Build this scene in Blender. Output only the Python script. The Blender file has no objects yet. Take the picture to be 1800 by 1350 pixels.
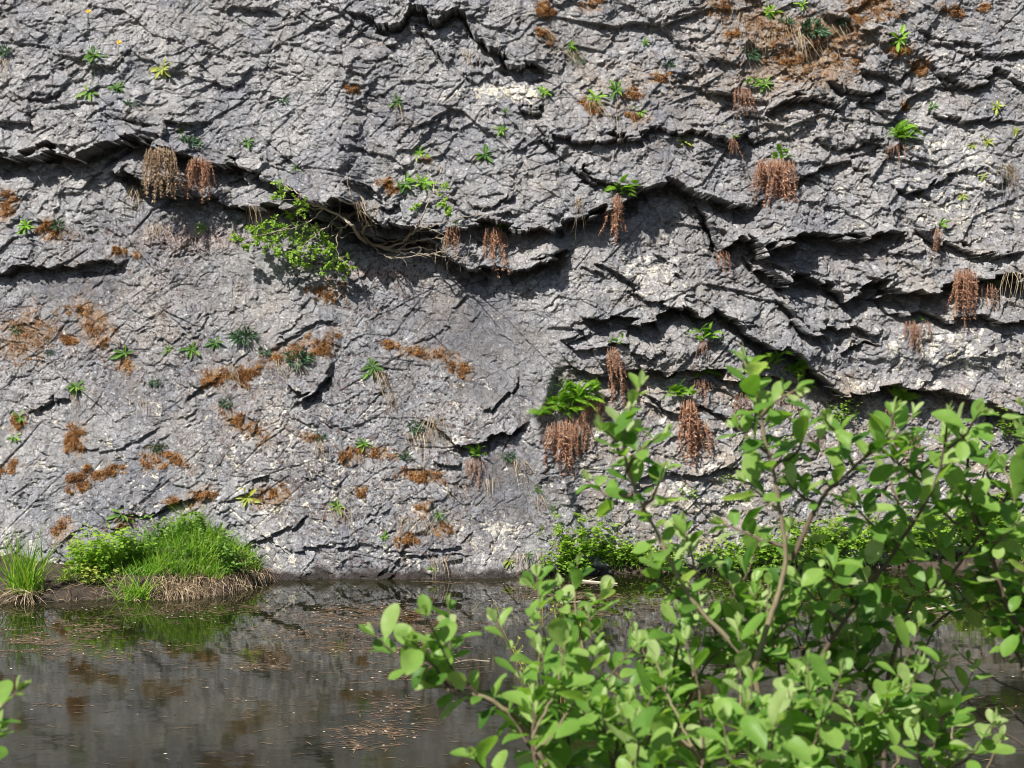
import bpy, math, random
import numpy as np
from mathutils import Vector, Matrix

# ------------------------------------------------------------------ camera, sky, sun, exposure
SC = bpy.context.scene
COL = SC.collection
PW, PH, FPX = 1800.0, 1350.0, 2803.0
CAMZ, PITCH = 2.2, math.atan(100 / 2803.0)
cam_d = bpy.data.cameras.new('camera')
cam = bpy.data.objects.new('camera', cam_d)
COL.objects.link(cam)
cam.location = (0, 0, CAMZ)
cam.rotation_euler = (math.pi / 2 - PITCH, 0, 0)
cam_d.sensor_width = 36
cam_d.lens = 36 * FPX / PW
cam_d.clip_start, cam_d.clip_end = 0.05, 500
cam_d.dof.use_dof = True
cam_d.dof.focus_distance = 13.9
cam_d.dof.aperture_fstop = 8.0
SC.camera = cam

SUN = Vector((-0.40, -0.58, 0.76)).normalized()
SUN_EL = math.asin(SUN.z)
SUN_ROT = math.atan2(SUN.x, SUN.y)
world = bpy.data.worlds.new('World')
SC.world = world
world.use_nodes = True
wn = world.node_tree
bg = wn.nodes['Background']
sky = wn.nodes.new('ShaderNodeTexSky')
sky.sky_type = 'NISHITA'
sky.sun_disc = False
sky.sun_elevation = SUN_EL
sky.sun_rotation = SUN_ROT
wn.links.new(sky.outputs[0], bg.inputs[0])
bg.inputs[1].default_value = 0.05

sun_d = bpy.data.lights.new('sun', 'SUN')
sun_d.energy = 5.0
sun_d.angle = math.radians(0.5)
sun_d.color = (1.0, 0.95, 0.88)
sun = bpy.data.objects.new('sun', sun_d)
COL.objects.link(sun)
sun.rotation_euler = (-SUN).to_track_quat('-Z', 'Y').to_euler()
sun.location = (-8, -10, 20)

SC.view_settings.view_transform = 'Standard'
SC.view_settings.look = 'None'
SC.view_settings.gamma = 1
SC.view_settings.exposure = 0.72
SC.cycles.use_denoising = True
SC.cycles.denoising_prefilter = 'ACCURATE'
SC.cycles.filter_width = 1.0
SC.cycles.max_bounces = 6
SC.cycles.transmission_bounces = 4
SC.cycles.diffuse_bounces = 3

# ------------------------------------------------------------------ helpers
def px_dir(px, py):
    r = (np.asarray(px, float) - PW / 2) / FPX
    u = -(np.asarray(py, float) - PH / 2) / FPX
    ca, sa = math.cos(PITCH), math.sin(PITCH)
    return r, ca + u * sa, -sa + u * ca          # x, y, z of the ray


def at(px, py, Y):
    dx, dy, dz = px_dir(px, py)
    t = Y / dy
    return Vector((float(dx * t), float(Y), float(CAMZ + dz * t)))


def hsh(xi, zi, seed):
    h = (xi.astype(np.int64) * 374761393 + zi.astype(np.int64) * 668265263 + seed * 1442695041) & 0xFFFFFFFF
    h = ((h ^ (h >> 13)) * 1274126177) & 0xFFFFFFFF
    h = ((h ^ (h >> 15)) * 2246822519) & 0xFFFFFFFF
    h = h ^ (h >> 16)
    return (h / 4294967296.0).astype(np.float32)


def htab(xi, zi, pad=1):
    x0, z0 = int(xi.min()) - pad, int(zi.min()) - pad
    nx, nz = int(xi.max()) + pad + 1 - x0, int(zi.max()) + pad + 1 - z0
    gx, gz = np.meshgrid(np.arange(x0, x0 + nx), np.arange(z0, z0 + nz))
    flat = (zi.astype(np.int32) - z0) * nx + (xi.astype(np.int32) - x0)
    return gx, gz, nx, flat


def vnoise(x, z, seed=0):
    x, z = np.asarray(x, np.float32), np.asarray(z, np.float32)
    xi, zi = np.floor(x), np.floor(z)
    fx, fz = x - xi, z - zi
    fx = fx * fx * fx * (fx * (fx * 6 - 15) + 10)
    fz = fz * fz * fz * (fz * (fz * 6 - 15) + 10)
    gx, gz, nx, fl = htab(xi, zi)
    T = hsh(gx, gz, seed).ravel()
    a, b, c, d = T[fl], T[fl + 1], T[fl + nx], T[fl + nx + 1]
    return (a + (b - a) * fx) * (1 - fz) + (c + (d - c) * fx) * fz - 0.5


def fbm(x, z, seed=0, octs=4, gain=0.5):
    s, a = 0.0, 1.0
    for k in range(octs):
        s = s + a * vnoise(x * (2 ** k) + 17.3 * k, z * (2 ** k) - 9.1 * k, seed + k)
        a *= gain
    return s


def worley(x, z, seed=0, jit=0.9, man=0.0):
    x, z = np.asarray(x, np.float32), np.asarray(z, np.float32)
    xi, zi = np.floor(x), np.floor(z)
    gx, gz, nx, fl = htab(xi, zi)
    PX = (gx + 0.5 + jit * (hsh(gx, gz, seed) - 0.5)).astype(np.float32).ravel()
    PZ = (gz + 0.5 + jit * (hsh(gx, gz, seed + 77) - 0.5)).astype(np.float32).ravel()
    f1 = np.full(x.shape, 9.0, np.float32)
    f2 = np.full(x.shape, 9.0, np.float32)
    best = fl.copy()
    for i in (-1, 0, 1):
        for j in (-1, 0, 1):
            k = fl + i + j * nx
            ax, az = np.abs(PX[k] - x), np.abs(PZ[k] - z)
            d = np.sqrt(ax * ax + az * az) * (1 - man) + (ax + az) * (man * 0.8) if man else np.sqrt(ax * ax + az * az)
            m = d < f1
            f2 = np.where(m, f1, np.minimum(f2, d))
            f1 = np.where(m, d, f1)
            best = np.where(m, k, best)
    return f1, f2, x - PX[best], z - PZ[best], gx.ravel()[best].astype(np.float32), gz.ravel()[best].astype(np.float32)


def sstep(a, b, v):
    t = np.clip((v - a) / (b - a), 0, 1)
    return t * t * (3 - 2 * t)


def mesh_arrays(name, verts, faces, smooth=False, attrs=None):
    """verts (n,3); faces: one (m,k) index array or a list of such arrays"""
    me = bpy.data.meshes.new(name)
    if not isinstance(faces, (list, tuple)):
        faces = [faces]
    faces = [np.asarray(f, np.int32) for f in faces if len(f)]
    verts = np.asarray(verts, np.float32)
    nl = sum(f.size for f in faces)
    npoly = sum(len(f) for f in faces)
    me.vertices.add(len(verts))
    me.vertices.foreach_set('co', verts.ravel())
    me.loops.add(nl)
    me.loops.foreach_set('vertex_index', np.concatenate([f.ravel() for f in faces]))
    me.polygons.add(npoly)
    starts, o = [], 0
    for f in faces:
        k = f.shape[1]
        starts.append(o + k * np.arange(len(f), dtype=np.int32))
        o += f.size
    me.polygons.foreach_set('loop_start', np.concatenate(starts).astype(np.int32))
    me.polygons.foreach_set('use_smooth', np.full(npoly, smooth, bool))
    for k, v in (attrs or {}).items():
        v = np.asarray(v, np.float32)
        if v.ndim == 1:
            me.attributes.new(k, 'FLOAT', 'POINT').data.foreach_set('value', v)
        else:
            me.attributes.new(k, 'FLOAT_COLOR', 'POINT').data.foreach_set('color', v.ravel())
    me.update(calc_edges=True)
    return me


def link(name, me, mat=None, parent=None, loc=None):
    o = bpy.data.objects.new(name, me)
    COL.objects.link(o)
    if mat is not None and me is not None and not me.materials:
        me.materials.append(mat)
    if parent is not None:
        o.parent = parent
    if loc is not None:
        o.location = loc
    return o


def tag(o, label, cat, group=None):
    o['label'] = label
    o['category'] = cat
    if group:
        o['group'] = group
    return o


def struct(o, kind='structure'):
    o['kind'] = kind
    return o


# ------------------------------------------------------------------ material helpers
def new_mat(name):
    m = bpy.data.materials.new(name)
    m.use_nodes = True
    return m, m.node_tree.nodes, m.node_tree.links, m.node_tree.nodes['Principled BSDF']


def N(nodes, kind, **kw):
    n = nodes.new(kind)
    for k, v in kw.items():
        setattr(n, k, v)
    return n


def ramp(nodes, links, src, stops, interp='LINEAR'):
    r = nodes.new('ShaderNodeValToRGB')
    r.color_ramp.interpolation = interp
    el = r.color_ramp.elements
    while len(el) > 1:
        el.remove(el[-1])
    for i, (p, c) in enumerate(stops):
        e = el[0] if i == 0 else el.new(p)
        e.position = p
        c = (c, c, c) if not isinstance(c, (tuple, list)) else c
        e.color = (*c, 1)
    links.new(src, r.inputs[0])
    return r.outputs[0]


def mixc(nodes, links, fac, a, b, blend='MIX'):
    m = nodes.new('ShaderNodeMix')
    m.data_type = 'RGBA'
    m.blend_type = blend
    for s, v in ((m.inputs[0], fac), (m.inputs[6], a), (m.inputs[7], b)):
        if hasattr(v, 'is_output') or isinstance(v, bpy.types.NodeSocket):
            links.new(v, s)
        elif isinstance(v, (int, float)):
            s.default_value = v
        else:
            s.default_value = (*v, 1)
    return m.outputs[2]


def math_n(nodes, links, op, a, b=0.0):
    m = nodes.new('ShaderNodeMath')
    m.operation = op
    for s, v in ((m.inputs[0], a), (m.inputs[1], b)):
        if isinstance(v, bpy.types.NodeSocket):
            links.new(v, s)
        else:
            s.default_value = v
    return m.outputs[0]


def noise(nodes, links, co, scale, detail=4, rough=0.55, dist=0.0):
    n = nodes.new('ShaderNodeTexNoise')
    n.inputs['Scale'].default_value = scale
    n.inputs['Detail'].default_value = detail
    n.inputs['Roughness'].default_value = rough
    n.inputs['Distortion'].default_value = dist
    if co is not None:
        links.new(co, n.inputs['Vector'])
    return n


# ------------------------------------------------------------------ the cliff's shape
# bottom edges of the overhanging beds, as seen: (points, how far the bed stands out in metres, how fast that fades upward)
LEDGES = [
    ([(-300, 300), (-60, 270), (0, 273), (25, 288), (43, 275), (87, 263), (127, 285), (150, 278), (187, 263), (213, 253), (267, 247),
      (283, 257), (317, 267), (350, 277), (377, 279), (430, 290), (480, 312), (550, 350), (600, 352), (642, 380)], 0.24, 0.9),
    ([(200, 300), (235, 318), (265, 330), (300, 333), (353, 348), (367, 341), (400, 355), (440, 357), (483, 358), (520, 368), (555, 374),
      (600, 390), (642, 412), (664, 418), (706, 424), (758, 430), (807, 463), (833, 473), (863, 472), (890, 477), (920, 472),
      (950, 452), (980, 450), (1010, 440)], 0.26, 0.55),
    ([(560, 372), (600, 352), (642, 378), (664, 393), (706, 403), (758, 398), (811, 402), (840, 395), (883, 395), (933, 402), (977, 401), (1027, 381), (1067, 364),
      (1100, 354), (1133, 330), (1165, 318), (1200, 323), (1227, 333), (1260, 343), (1290, 352), (1317, 362), (1345, 352)], 0.25, 0.6),
    ([(1200, 345), (1222, 365), (1243, 388), (1273, 437), (1290, 425), (1307, 414), (1347, 437), (1387, 430), (1430, 410), (1483, 417),
      (1533, 417), (1567, 407), (1600, 412)], 0.26, 0.45),
    ([(1300, 440), (1330, 463), (1373, 497), (1387, 488), (1427, 490), (1463, 507), (1493, 537), (1520, 520), (1553, 499), (1600, 507),
      (1640, 503), (1673, 497), (1713, 487), (1760, 489), (1800, 487), (2100, 480)], 0.28, 0.5),
    ([(1540, 530), (1567, 540), (1593, 550), (1623, 543), (1667, 563), (1720, 560), (1767, 570), (1800, 567), (2100, 575)], 0.15, 0.28),
    ([(1350, 520), (1377, 540), (1417, 577), (1440, 587), (1473, 582), (1507, 580), (1533, 593), (1550, 585)], 0.14, 0.25),
    ([(1470, 618), (1490, 606), (1530, 600), (1560, 610)], 0.08, 0.2),
    ([(1240, 540), (1267, 551), (1327, 587), (1373, 613), (1413, 630), (1433, 653), (1467, 677), (1493, 690), (1520, 693), (1560, 684),
      (1600, 679), (1650, 684), (1700, 698), (1750, 714), (1800, 722), (2100, 740)], 0.26, 0.45),
    ([(1010, 545), (1037, 553), (1080, 556), (1120, 563), (1150, 557), (1183, 543), (1200, 541), (1230, 567), (1263, 548), (1280, 550)], 0.2, 0.35),
    ([(985, 600), (1007, 607), (1067, 603), (1103, 608), (1137, 630), (1160, 620), (1175, 612)], 0.08, 0.2),
    ([(985, 655), (1010, 650), (1050, 655), (1090, 657), (1133, 653), (1167, 664), (1200, 649), (1260, 657), (1310, 660), (1360, 668), (1420, 690)], 0.15, 0.4),
    ([(985, 595), (1010, 590), (1040, 577)], 0.06, 0.12),
    ([(605, 15), (627, 23), (645, 30), (655, 27), (667, 37), (700, 33), (717, 10), (737, 10), (757, 33), (793, 10), (813, 17), (830, 57), (847, 80), (867, 83), (887, 113), (927, 116), (963, 137), (975, 150)], 0.13, 0.5),
    ([(735, 40), (743, 53), (780, 110), (800, 108)], 0.05, 0.15),
    ([(905, 192), (920, 193), (953, 198)], 0.06, 0.12),
    ([(930, 218), (947, 223), (970, 247), (1017, 252), (1060, 247), (1110, 233), (1163, 228), (1200, 228), (1220, 221), (1277, 231), (1300, 233), (1320, 221), (1333, 240), (1360, 231), (1380, 225)], 0.10, 0.3),
    ([(1000, 290), (1030, 308), (1060, 320), (1100, 328), (1140, 326)], 0.08, 0.2),
    ([(1340, 188), (1357, 184), (1400, 164), (1440, 171), (1473, 187), (1490, 180)], 0.10, 0.3),
    ([(1455, 130), (1467, 138), (1497, 157), (1547, 161), (1560, 155)], 0.10, 0.25),
    ([(1510, 110), (1523, 117), (1560, 130), (1597, 131), (1605, 126)], 0.07, 0.15),
    ([(1590, 50), (1607, 60), (1663, 80), (1720, 91), (1783, 98), (1900, 100)], 0.07, 0.3),
    ([(1625, 105), (1637, 113), (1673, 138), (1707, 145), (1760, 132), (1800, 147), (1950, 160)], 0.09, 0.3),
    ([(1625, 195), (1640, 200), (1693, 211), (1763, 200), (1800, 203), (1950, 210)], 0.09, 0.25),
    ([(1440, 262), (1470, 267), (1507, 267), (1533, 252), (1560, 250)], 0.09, 0.25),
    ([(1560, 315), (1570, 323), (1607, 337), (1647, 331), (1690, 302), (1720, 300)], 0.10, 0.25),
    ([(1385, 316), (1397, 313), (1460, 297), (1490, 290), (1530, 300)], 0.08, 0.2),
    ([(1590, 380), (1650, 420), (1720, 448), (1800, 440)], 0.09, 0.25),
    ([(-300, 470), (-60, 485), (0, 474), (20, 461), (43, 458), (67, 466), (93, 473), (133, 473), (150, 471), (187, 464), (207, 464), (230, 452), (240, 448)], 0.10, 0.3),
    ([(505, 680), (520, 691), (533, 698), (560, 683), (587, 667), (592, 660)], 0.09, 0.25),
    ([(45, 722), (53, 730), (70, 727), (87, 712), (103, 693), (127, 697)], 0.05, 0.12),
    ([(25, 160), (37, 171), (77, 177), (100, 161), (110, 150)], 0.06, 0.15),
    ([(180, 205), (190, 213), (253, 212), (275, 222)], 0.06, 0.2),
    ([(590, 322), (600, 327), (640, 337), (677, 363), (720, 352)], 0.06, 0.2),
    ([(820, 355), (833, 364), (867, 361), (897, 347), (905, 340)], 0.06, 0.2),
    ([(770, 345), (787, 354), (827, 378), (883, 384), (930, 375)], 0.05, 0.15),
    ([(735, 725), (773, 747), (800, 771), (813, 788), (850, 780), (900, 760), (930, 735)], 0.10, 0.3),
    ([(760, 805), (770, 810), (813, 814), (822, 812)], 0.05, 0.12),
    ([(845, 735), (867, 727), (897, 692), (915, 655)], 0.05, 0.10),
    ([(360, 880), (375, 888), (395, 872), (430, 862), (480, 845)], 0.03, 0.1),
    ([(200, 905), (215, 893), (260, 905), (300, 880), (360, 870)], 0.05, 0.15),
    ([(420, 970), (470, 950), (520, 925), (545, 905)], 0.03, 0.1),
    ([(470, 612), (520, 590), (560, 570), (600, 566)], 0.03, 0.15),
    ([(120, 780), (165, 790), (230, 775), (290, 740)], 0.03, 0.1),
    ([(330, 720), (350, 690), (395, 660)], 0.03, 0.08),
    ([(500, 960), (560, 965), (620, 960), (680, 970), (760, 975), (850, 968)], 0.03, 0.12),
    ([(1013, 452), (1017, 460), (1083, 491), (1133, 521), (1160, 518), (1200, 538)], 0.06, 0.08),
    ([(1140, 443), (1147, 447), (1183, 467), (1202, 484)], 0.05, 0.08),
    ([(1120, 690), (1180, 720), (1230, 712), (1290, 740), (1350, 728)], 0.06, 0.2),
    ([(1100, 860), (1160, 838), (1210, 850), (1290, 815), (1360, 830)], 0.07, 0.2),
]
XEDGE_Y = [-200, 590, 620, 660, 700, 740, 790, 850, 900, 960, 1000, 1200]
XEDGE_X = [1000, 995, 985, 968, 958, 940, 950, 991, 1003, 1020, 1070, 1080]


def zrow(py, Y=14.2):
    return at(900, py, Y).z


XE_Z = np.array([zrow(y) for y in XEDGE_Y])[::-1]
XE_X = np.array([at(x, 700, 14.2).x for x in XEDGE_X])[::-1]


def base_y(x, z):
    y = 13.92 + 0.24 * np.clip(z, -0.5, 2.6) + 0.13 * np.clip(z - 2.6, 0, 30)
    y = y + 0.10 * np.sin(x * 0.7 + 0.6) + 0.06 * np.sin(x * 1.9 + z * 1.3)
    xe = np.interp(z, XE_Z, XE_X)
    low = sstep(2.0, 1.72, z)
    y = y + 0.13 * sstep(0.0, 0.10, x - xe) * low
    y = y + 0.15 * np.clip(x - 0.5, 0, 6)
    return y


def ledge_field(x, z, wl, jag):
    h = np.zeros_like(x)
    for k, (xs, zs, D, L) in enumerate(wl):
        zl = np.interp(x, xs, zs)
        span = xs[-1] - xs[0]
        tap = sstep(0, min(0.25, 0.15 * span), x - xs[0]) * sstep(0, min(0.25, 0.15 * span), xs[-1] - x)
        amp = D * tap * (0.85 + 0.9 * vnoise(x * 2.3 + 5.1 * k, np.full_like(x, 0.37 + k), 900 + k))
        d = z - zl
        h = h + np.where(d > 0, amp * np.exp(-np.maximum(d, 0) / L), 0) - np.where(d <= 0, np.minimum(1.3 * amp, 0.26) * np.exp(-(np.minimum(d, 0) / (0.035 + 0.28 * D)) ** 2), 0)
    return h


def ledges_world(hfun):
    out = []
    for pts, D, L in LEDGES:
        xs, zs = [], []
        for px, py in pts:
            Y = 14.3
            for _ in range(4):
                p = at(px, py, Y)
                x, z = np.array([p.x]), np.array([p.z + 0.03])
                Y = float(base_y(x, z)[0] - hfun(x, z)[0])
            p = at(px, py, Y)
            xs.append(p.x)
            zs.append(p.z)
        out.append((np.array(xs), np.array(zs), D, L))
    return out


WL = ledges_world(lambda x, z: np.full_like(x, 0.12))
WL = ledges_world(lambda x, z, w=WL: ledge_field(x, z, w, 0))
WL = ledges_world(lambda x, z, w=WL: ledge_field(x, z, w, 0))


def regions(x, z):
    """weights: slab (smooth lower left), right (knobbly), crumb (crumbly lower right wall)"""
    xe = np.interp(z, XE_Z, XE_X)
    wob = 0.25 * fbm(x * 1.5, z * 1.5, 41, 3)
    zl = np.interp(x, [-6, -4.5, -3.4, -2, -0.4, 0.1, 0.5], [2.85, 2.85, 3.25, 3.1, 2.75, 2.4, 2.3])
    slab = sstep(0.12, -0.12, z - zl + wob * 0.4) * sstep(0.1, -0.2, x - xe + wob * 0.3)
    right = sstep(0.2, 1.2, x + wob + (z - 3) * 0.15)
    crumb = sstep(0.0, 0.2, x - xe) * sstep(1.95, 1.75, z + wob * 0.5 + 0.14 * np.clip(x - 2.6, 0, 5))
    return slab, right * (1 - slab), crumb


def smooth_mask(x, z):
    m = 0.0
    for px, py, rx, rz in ((815, 580, 0.58, 0.34), (905, 860, 0.42, 0.36), (120, 500, 0.5, 0.12), (860, 690, 0.22, 0.22)):
        p = at(px, py, 14.1)
        m = m + np.exp(-(((x - p.x) / rx) ** 2 + ((z - p.z) / rz) ** 2) ** 1.5)
    return np.clip(0.9 * m + 0.5 * fbm(x * 3, z * 3, 66, 3) * (m > 0.15), 0, 1)


def chips(h, cm, x, z, lx, lz, seed, n, zone, d0, d1, l0, l1, slopes, jg=0.22):
    """short broken edges: the rock above each stands a little proud of the rock below"""
    R = np.random.RandomState(seed)
    gx, gz = x[0], z[:, 0]
    for _ in range(n):
        x0, z0 = R.uniform(-5.6, 5.6), R.uniform(0.05, 5.7)
        D, hl = d0 + (d1 - d0) * R.rand() ** 2.2, l0 + (l1 - l0) * R.rand() ** 2
        L = D * R.uniform(3, 6) + 0.02
        sl = slopes[R.randint(len(slopes))] + R.uniform(-0.25, 0.25)
        jag = R.uniform(-1, 1, 7) * jg * hl
        i0, i1 = np.searchsorted(gx, (x0 - hl - 0.1, x0 + hl + 0.1))
        j0, j1 = np.searchsorted(gz, (z0 - abs(sl) * hl - 0.15, z0 + abs(sl) * hl + 3.2 * L + 0.1))
        keep = R.rand()
        if i1 - i0 < 3 or j1 - j0 < 3 or zone[min((j0 + j1) // 2, len(gz) - 1), min((i0 + i1) // 2, len(gx) - 1)] < keep:
            continue
        w = np.s_[j0:j1, i0:i1]
        u = lx[w] - x0
        t = np.clip((u + hl) / (2 * hl), 0, 1)
        d = lz[w] - z0 - sl * u - np.interp(t, np.linspace(0, 1, 7), jag)
        amp = D * sstep(0, 0.25, t) * sstep(1, 0.6, t)
        cm[w] = np.maximum(cm[w], (R.rand() > 0.45) * np.exp(-((d + 0.012) / 0.016) ** 2) * sstep(0, 0.2, t) * sstep(1, 0.7, t))
        h[w] += np.where(d > 0, amp * np.clip(1 - d / (2.6 * L), 0, 1), -np.minimum(0.7 * amp, 0.018) * np.exp(-(np.minimum(d, 0) / 0.016) ** 2))


def rock(x, z):
    x = x.astype(np.float32)
    z = z.astype(np.float32)
    slab, right, crumb = regions(x, z)
    smo = smooth_mask(x, z) * slab
    upper = np.clip(1 - slab - right, 0, 1)
    # blocky domain warp: whole chips of an edge break away together
    _, _, _, _, ix, iz = worley(x * 5.5 + 2.0 * z, z * 6.5 - 1.5 * x, 11, 0.9, 0.6)
    _, _, _, _, jx, jz = worley(x * 13 - 4 * z, z * 16 + 3 * x, 14, 0.9, 0.6)
    bx, bz = hsh(ix, iz, 12) - 0.5 + 0.14 * (hsh(jx, jz, 15) - 0.5), hsh(ix, iz, 13) - 0.5 + 0.2 * (hsh(jx, jz, 16) - 0.5)
    _, _, _, _, kx, kz = worley(x * 1.9 + 0.5 * z, z * 2.6 - 0.8 * x, 17, 0.9, 0.7)
    lx = x + 0.06 * bx + 0.07 * (hsh(kx, kz, 18) - 0.5) + 0.008 * fbm(x * 4, z * 4, 21, 3)
    lz = z + 0.085 * bz + 0.08 * (hsh(kx, kz, 19) - 0.5) + 0.008 * fbm(x * 4, z * 4, 31, 3)
    h = ledge_field(lx, lz, WL, 1)
    # large soft swell
    h = h + 0.10 * fbm(x * 0.8, z * 0.9, 51, 2) * (1 - 0.6 * slab)
    facet = np.zeros_like(x)
    wx = x + 0.014 * fbm(x * 3.2, z * 3.2, 61, 3)
    wz = z + 0.014 * fbm(x * 3.2, z * 3.2, 71, 3)
    mod = 0.35 + 1.3 * sstep(-0.35, 0.45, fbm(x * 0.9, z * 0.9, 81, 3))
    #        size  stretch turn  shingle offset lateral metric  upper slab right crumb
    for k, (cs, an, rot, tz, off, rnd, man, wu, ws, wr, wc) in enumerate((
            (0.62, 1.6, 0.42, 0.06, 0.024, 0.05, 0.9, 0.45, 0.12, 1.25, 0.5),
            (0.27, 1.5, -0.75, 0.11, 0.016, 0.05, 0.9, 0.8, 0.22, 1.0, 0.7),
            (0.130, 1.6, 0.55, 0.13, 0.0115, 0.06, 0.9, 0.9, 0.40, 0.85, 0.9),
            (0.062, 1.4, -0.60, 0.15, 0.0055, 0.09, 0.9, 0.95, 0.62, 1.1, 1.2))):
        c, s = math.cos(rot), math.sin(rot)
        u = (wx * c + wz * s) / (cs * an)
        v = (-wx * s + wz * c) / cs
        f1, f2, du, dv, ix, iz = worley(u, v, 100 + 10 * k, 1.0, man)
        r0, r1, r2 = hsh(ix, iz, 201 + k), hsh(ix, iz, 301 + k), hsh(ix, iz, 401 + k)
        du, dv = du * cs * an, dv * cs
        dz = du * s + dv * c
        dx = du * c - dv * s
        pl = off * 2 * (r0 - 0.5) - dz * tz * (2.2 * r1 - 0.5) + dx * rnd * 2 * (r2 - 0.5)
        w = upper * wu + slab * ws * (1 - 0.75 * smo) + right * (wr * (1 - crumb) + wc * crumb)
        crack = sstep((0.02, 0.03, 0.05, 0.08)[k], 0.0, (f2 - f1)) * (hsh(ix, iz, 501 + k) > 0.6) * min(cs * 0.07, 0.011)
        h = h + (pl - crack) * w * (mod if k < 3 else 0.5 + 0.5 * mod)
        if k == 1:
            facet = r0
        if k == 2:
            facet = 0.55 * facet + 0.45 * r1
    cm = np.zeros_like(x)
    chips(h, cm, x, z, lx, lz, 5, 420, np.clip(upper + 0.1 * slab, 0, 1), 0.008, 0.032, 0.05, 0.26, (0.0, 0.5, 0.8, -0.7, -0.3))
    chips(h, cm, x, z, lx, lz, 6, 360, right * (1 - 0.4 * crumb), 0.010, 0.050, 0.08, 0.42, (0.0, -0.2, -0.5, 0.4))
    chips(h, cm, x, z, lx, lz, 7, 1100, slab * 0.75 * (1 - 0.85 * smo), 0.006, 0.026, 0.04, 0.28, (0.0, 0.6, 0.9, -0.8, -0.4))
    chips(h, cm, x, z, lx, lz, 8, 5200, np.clip(upper + 0.5 * slab * (1 - smo) + right, 0, 1), 0.005, 0.018, 0.025, 0.11, (0.0, 0.6, 0.9, -0.8, -0.3))
    chips(h, cm, x, z, x, z, 9, 420, np.clip(upper + 0.7 * slab * (1 - smo) + 0.4 * right, 0, 1), 0.007, 0.024, 0.10, 0.42, (1.1, -1.0, 0.75, -0.65, 0.1), 0.03)
    # knobbly erosion on the right, grain everywhere
    kn = fbm(x * 7, z * 9, 91, 5, 0.62)
    h = h + (0.010 * right + 0.012 * crumb) * kn + 0.0022 * fbm(x * 20, z * 20, 95, 4, 0.65)
    pit = fbm(x * 13, z * 17, 98, 3)
    h = h - 0.018 * np.clip(right + crumb, 0, 1) * sstep(0.22, 0.42, pit)
    h = h + sstep(0.40, 0.0, z) * (0.09 * fbm(x * 2.1, z * 2.1, 88, 4) + 0.05 * np.abs(fbm(x * 5, z * 5, 89, 2)))
    return h, slab, right, crumb, facet, cm


xf = np.arange(-5.2, 5.2001, 0.0068)
zf = np.arange(-0.25, 5.80, 0.0068)
GX = np.concatenate([np.arange(-9.5, -5.2, 0.06), xf, np.arange(5.26, 9.6, 0.06)])
GZ = np.concatenate([np.arange(-0.9, -0.25, 0.05), zf, np.arange(5.86, 8.2, 0.06)])
MX, MZ = np.meshgrid(GX, GZ)
RH, RSLAB, RRIGHT, RCRUMB, RFACET, RCM = rock(MX, MZ)
SY = base_y(MX, MZ) - RH                                    # the face as y(x, z)


def surf_y(x, z):
    x, z = np.atleast_1d(np.asarray(x, float)), np.atleast_1d(np.asarray(z, float))
    i = np.clip(np.interp(x, GX, np.arange(len(GX))), 0, len(GX) - 1.001)
    j = np.clip(np.interp(z, GZ, np.arange(len(GZ))), 0, len(GZ) - 1.001)
    i0, j0 = i.astype(int), j.astype(int)
    fi, fj = i - i0, j - j0
    return ((SY[j0, i0] * (1 - fi) + SY[j0, i0 + 1] * fi) * (1 - fj) + (SY[j0 + 1, i0] * (1 - fi) + SY[j0 + 1, i0 + 1] * fi) * fj)


_T = np.arange(11.8, 16.5, 0.008)


def hit(px, py, out=0.0):
    """the point of the rock face seen at photo pixel (px, py)"""
    dx, dy, dz = px_dir(px, py)
    t = _T / float(dy)
    xs, zs = float(dx) * t, CAMZ + float(dz) * t
    k = np.argmax(_T >= surf_y(xs, zs))
    return Vector((xs[k], _T[k] - out, zs[k]))


def hit_n(px, py, r=0.06):
    p = hit(px, py)
    a = surf_y([p.x - r, p.x + r, p.x, p.x], [p.z, p.z, p.z - r, p.z + r])
    gx, gz = (a[1] - a[0]) / (2 * r), (a[3] - a[2]) / (2 * r)
    gx, gz = max(-1, min(1, gx)), max(-0.8, min(1, gz))
    return p, Vector((gx, -1, gz)).normalized()


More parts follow.
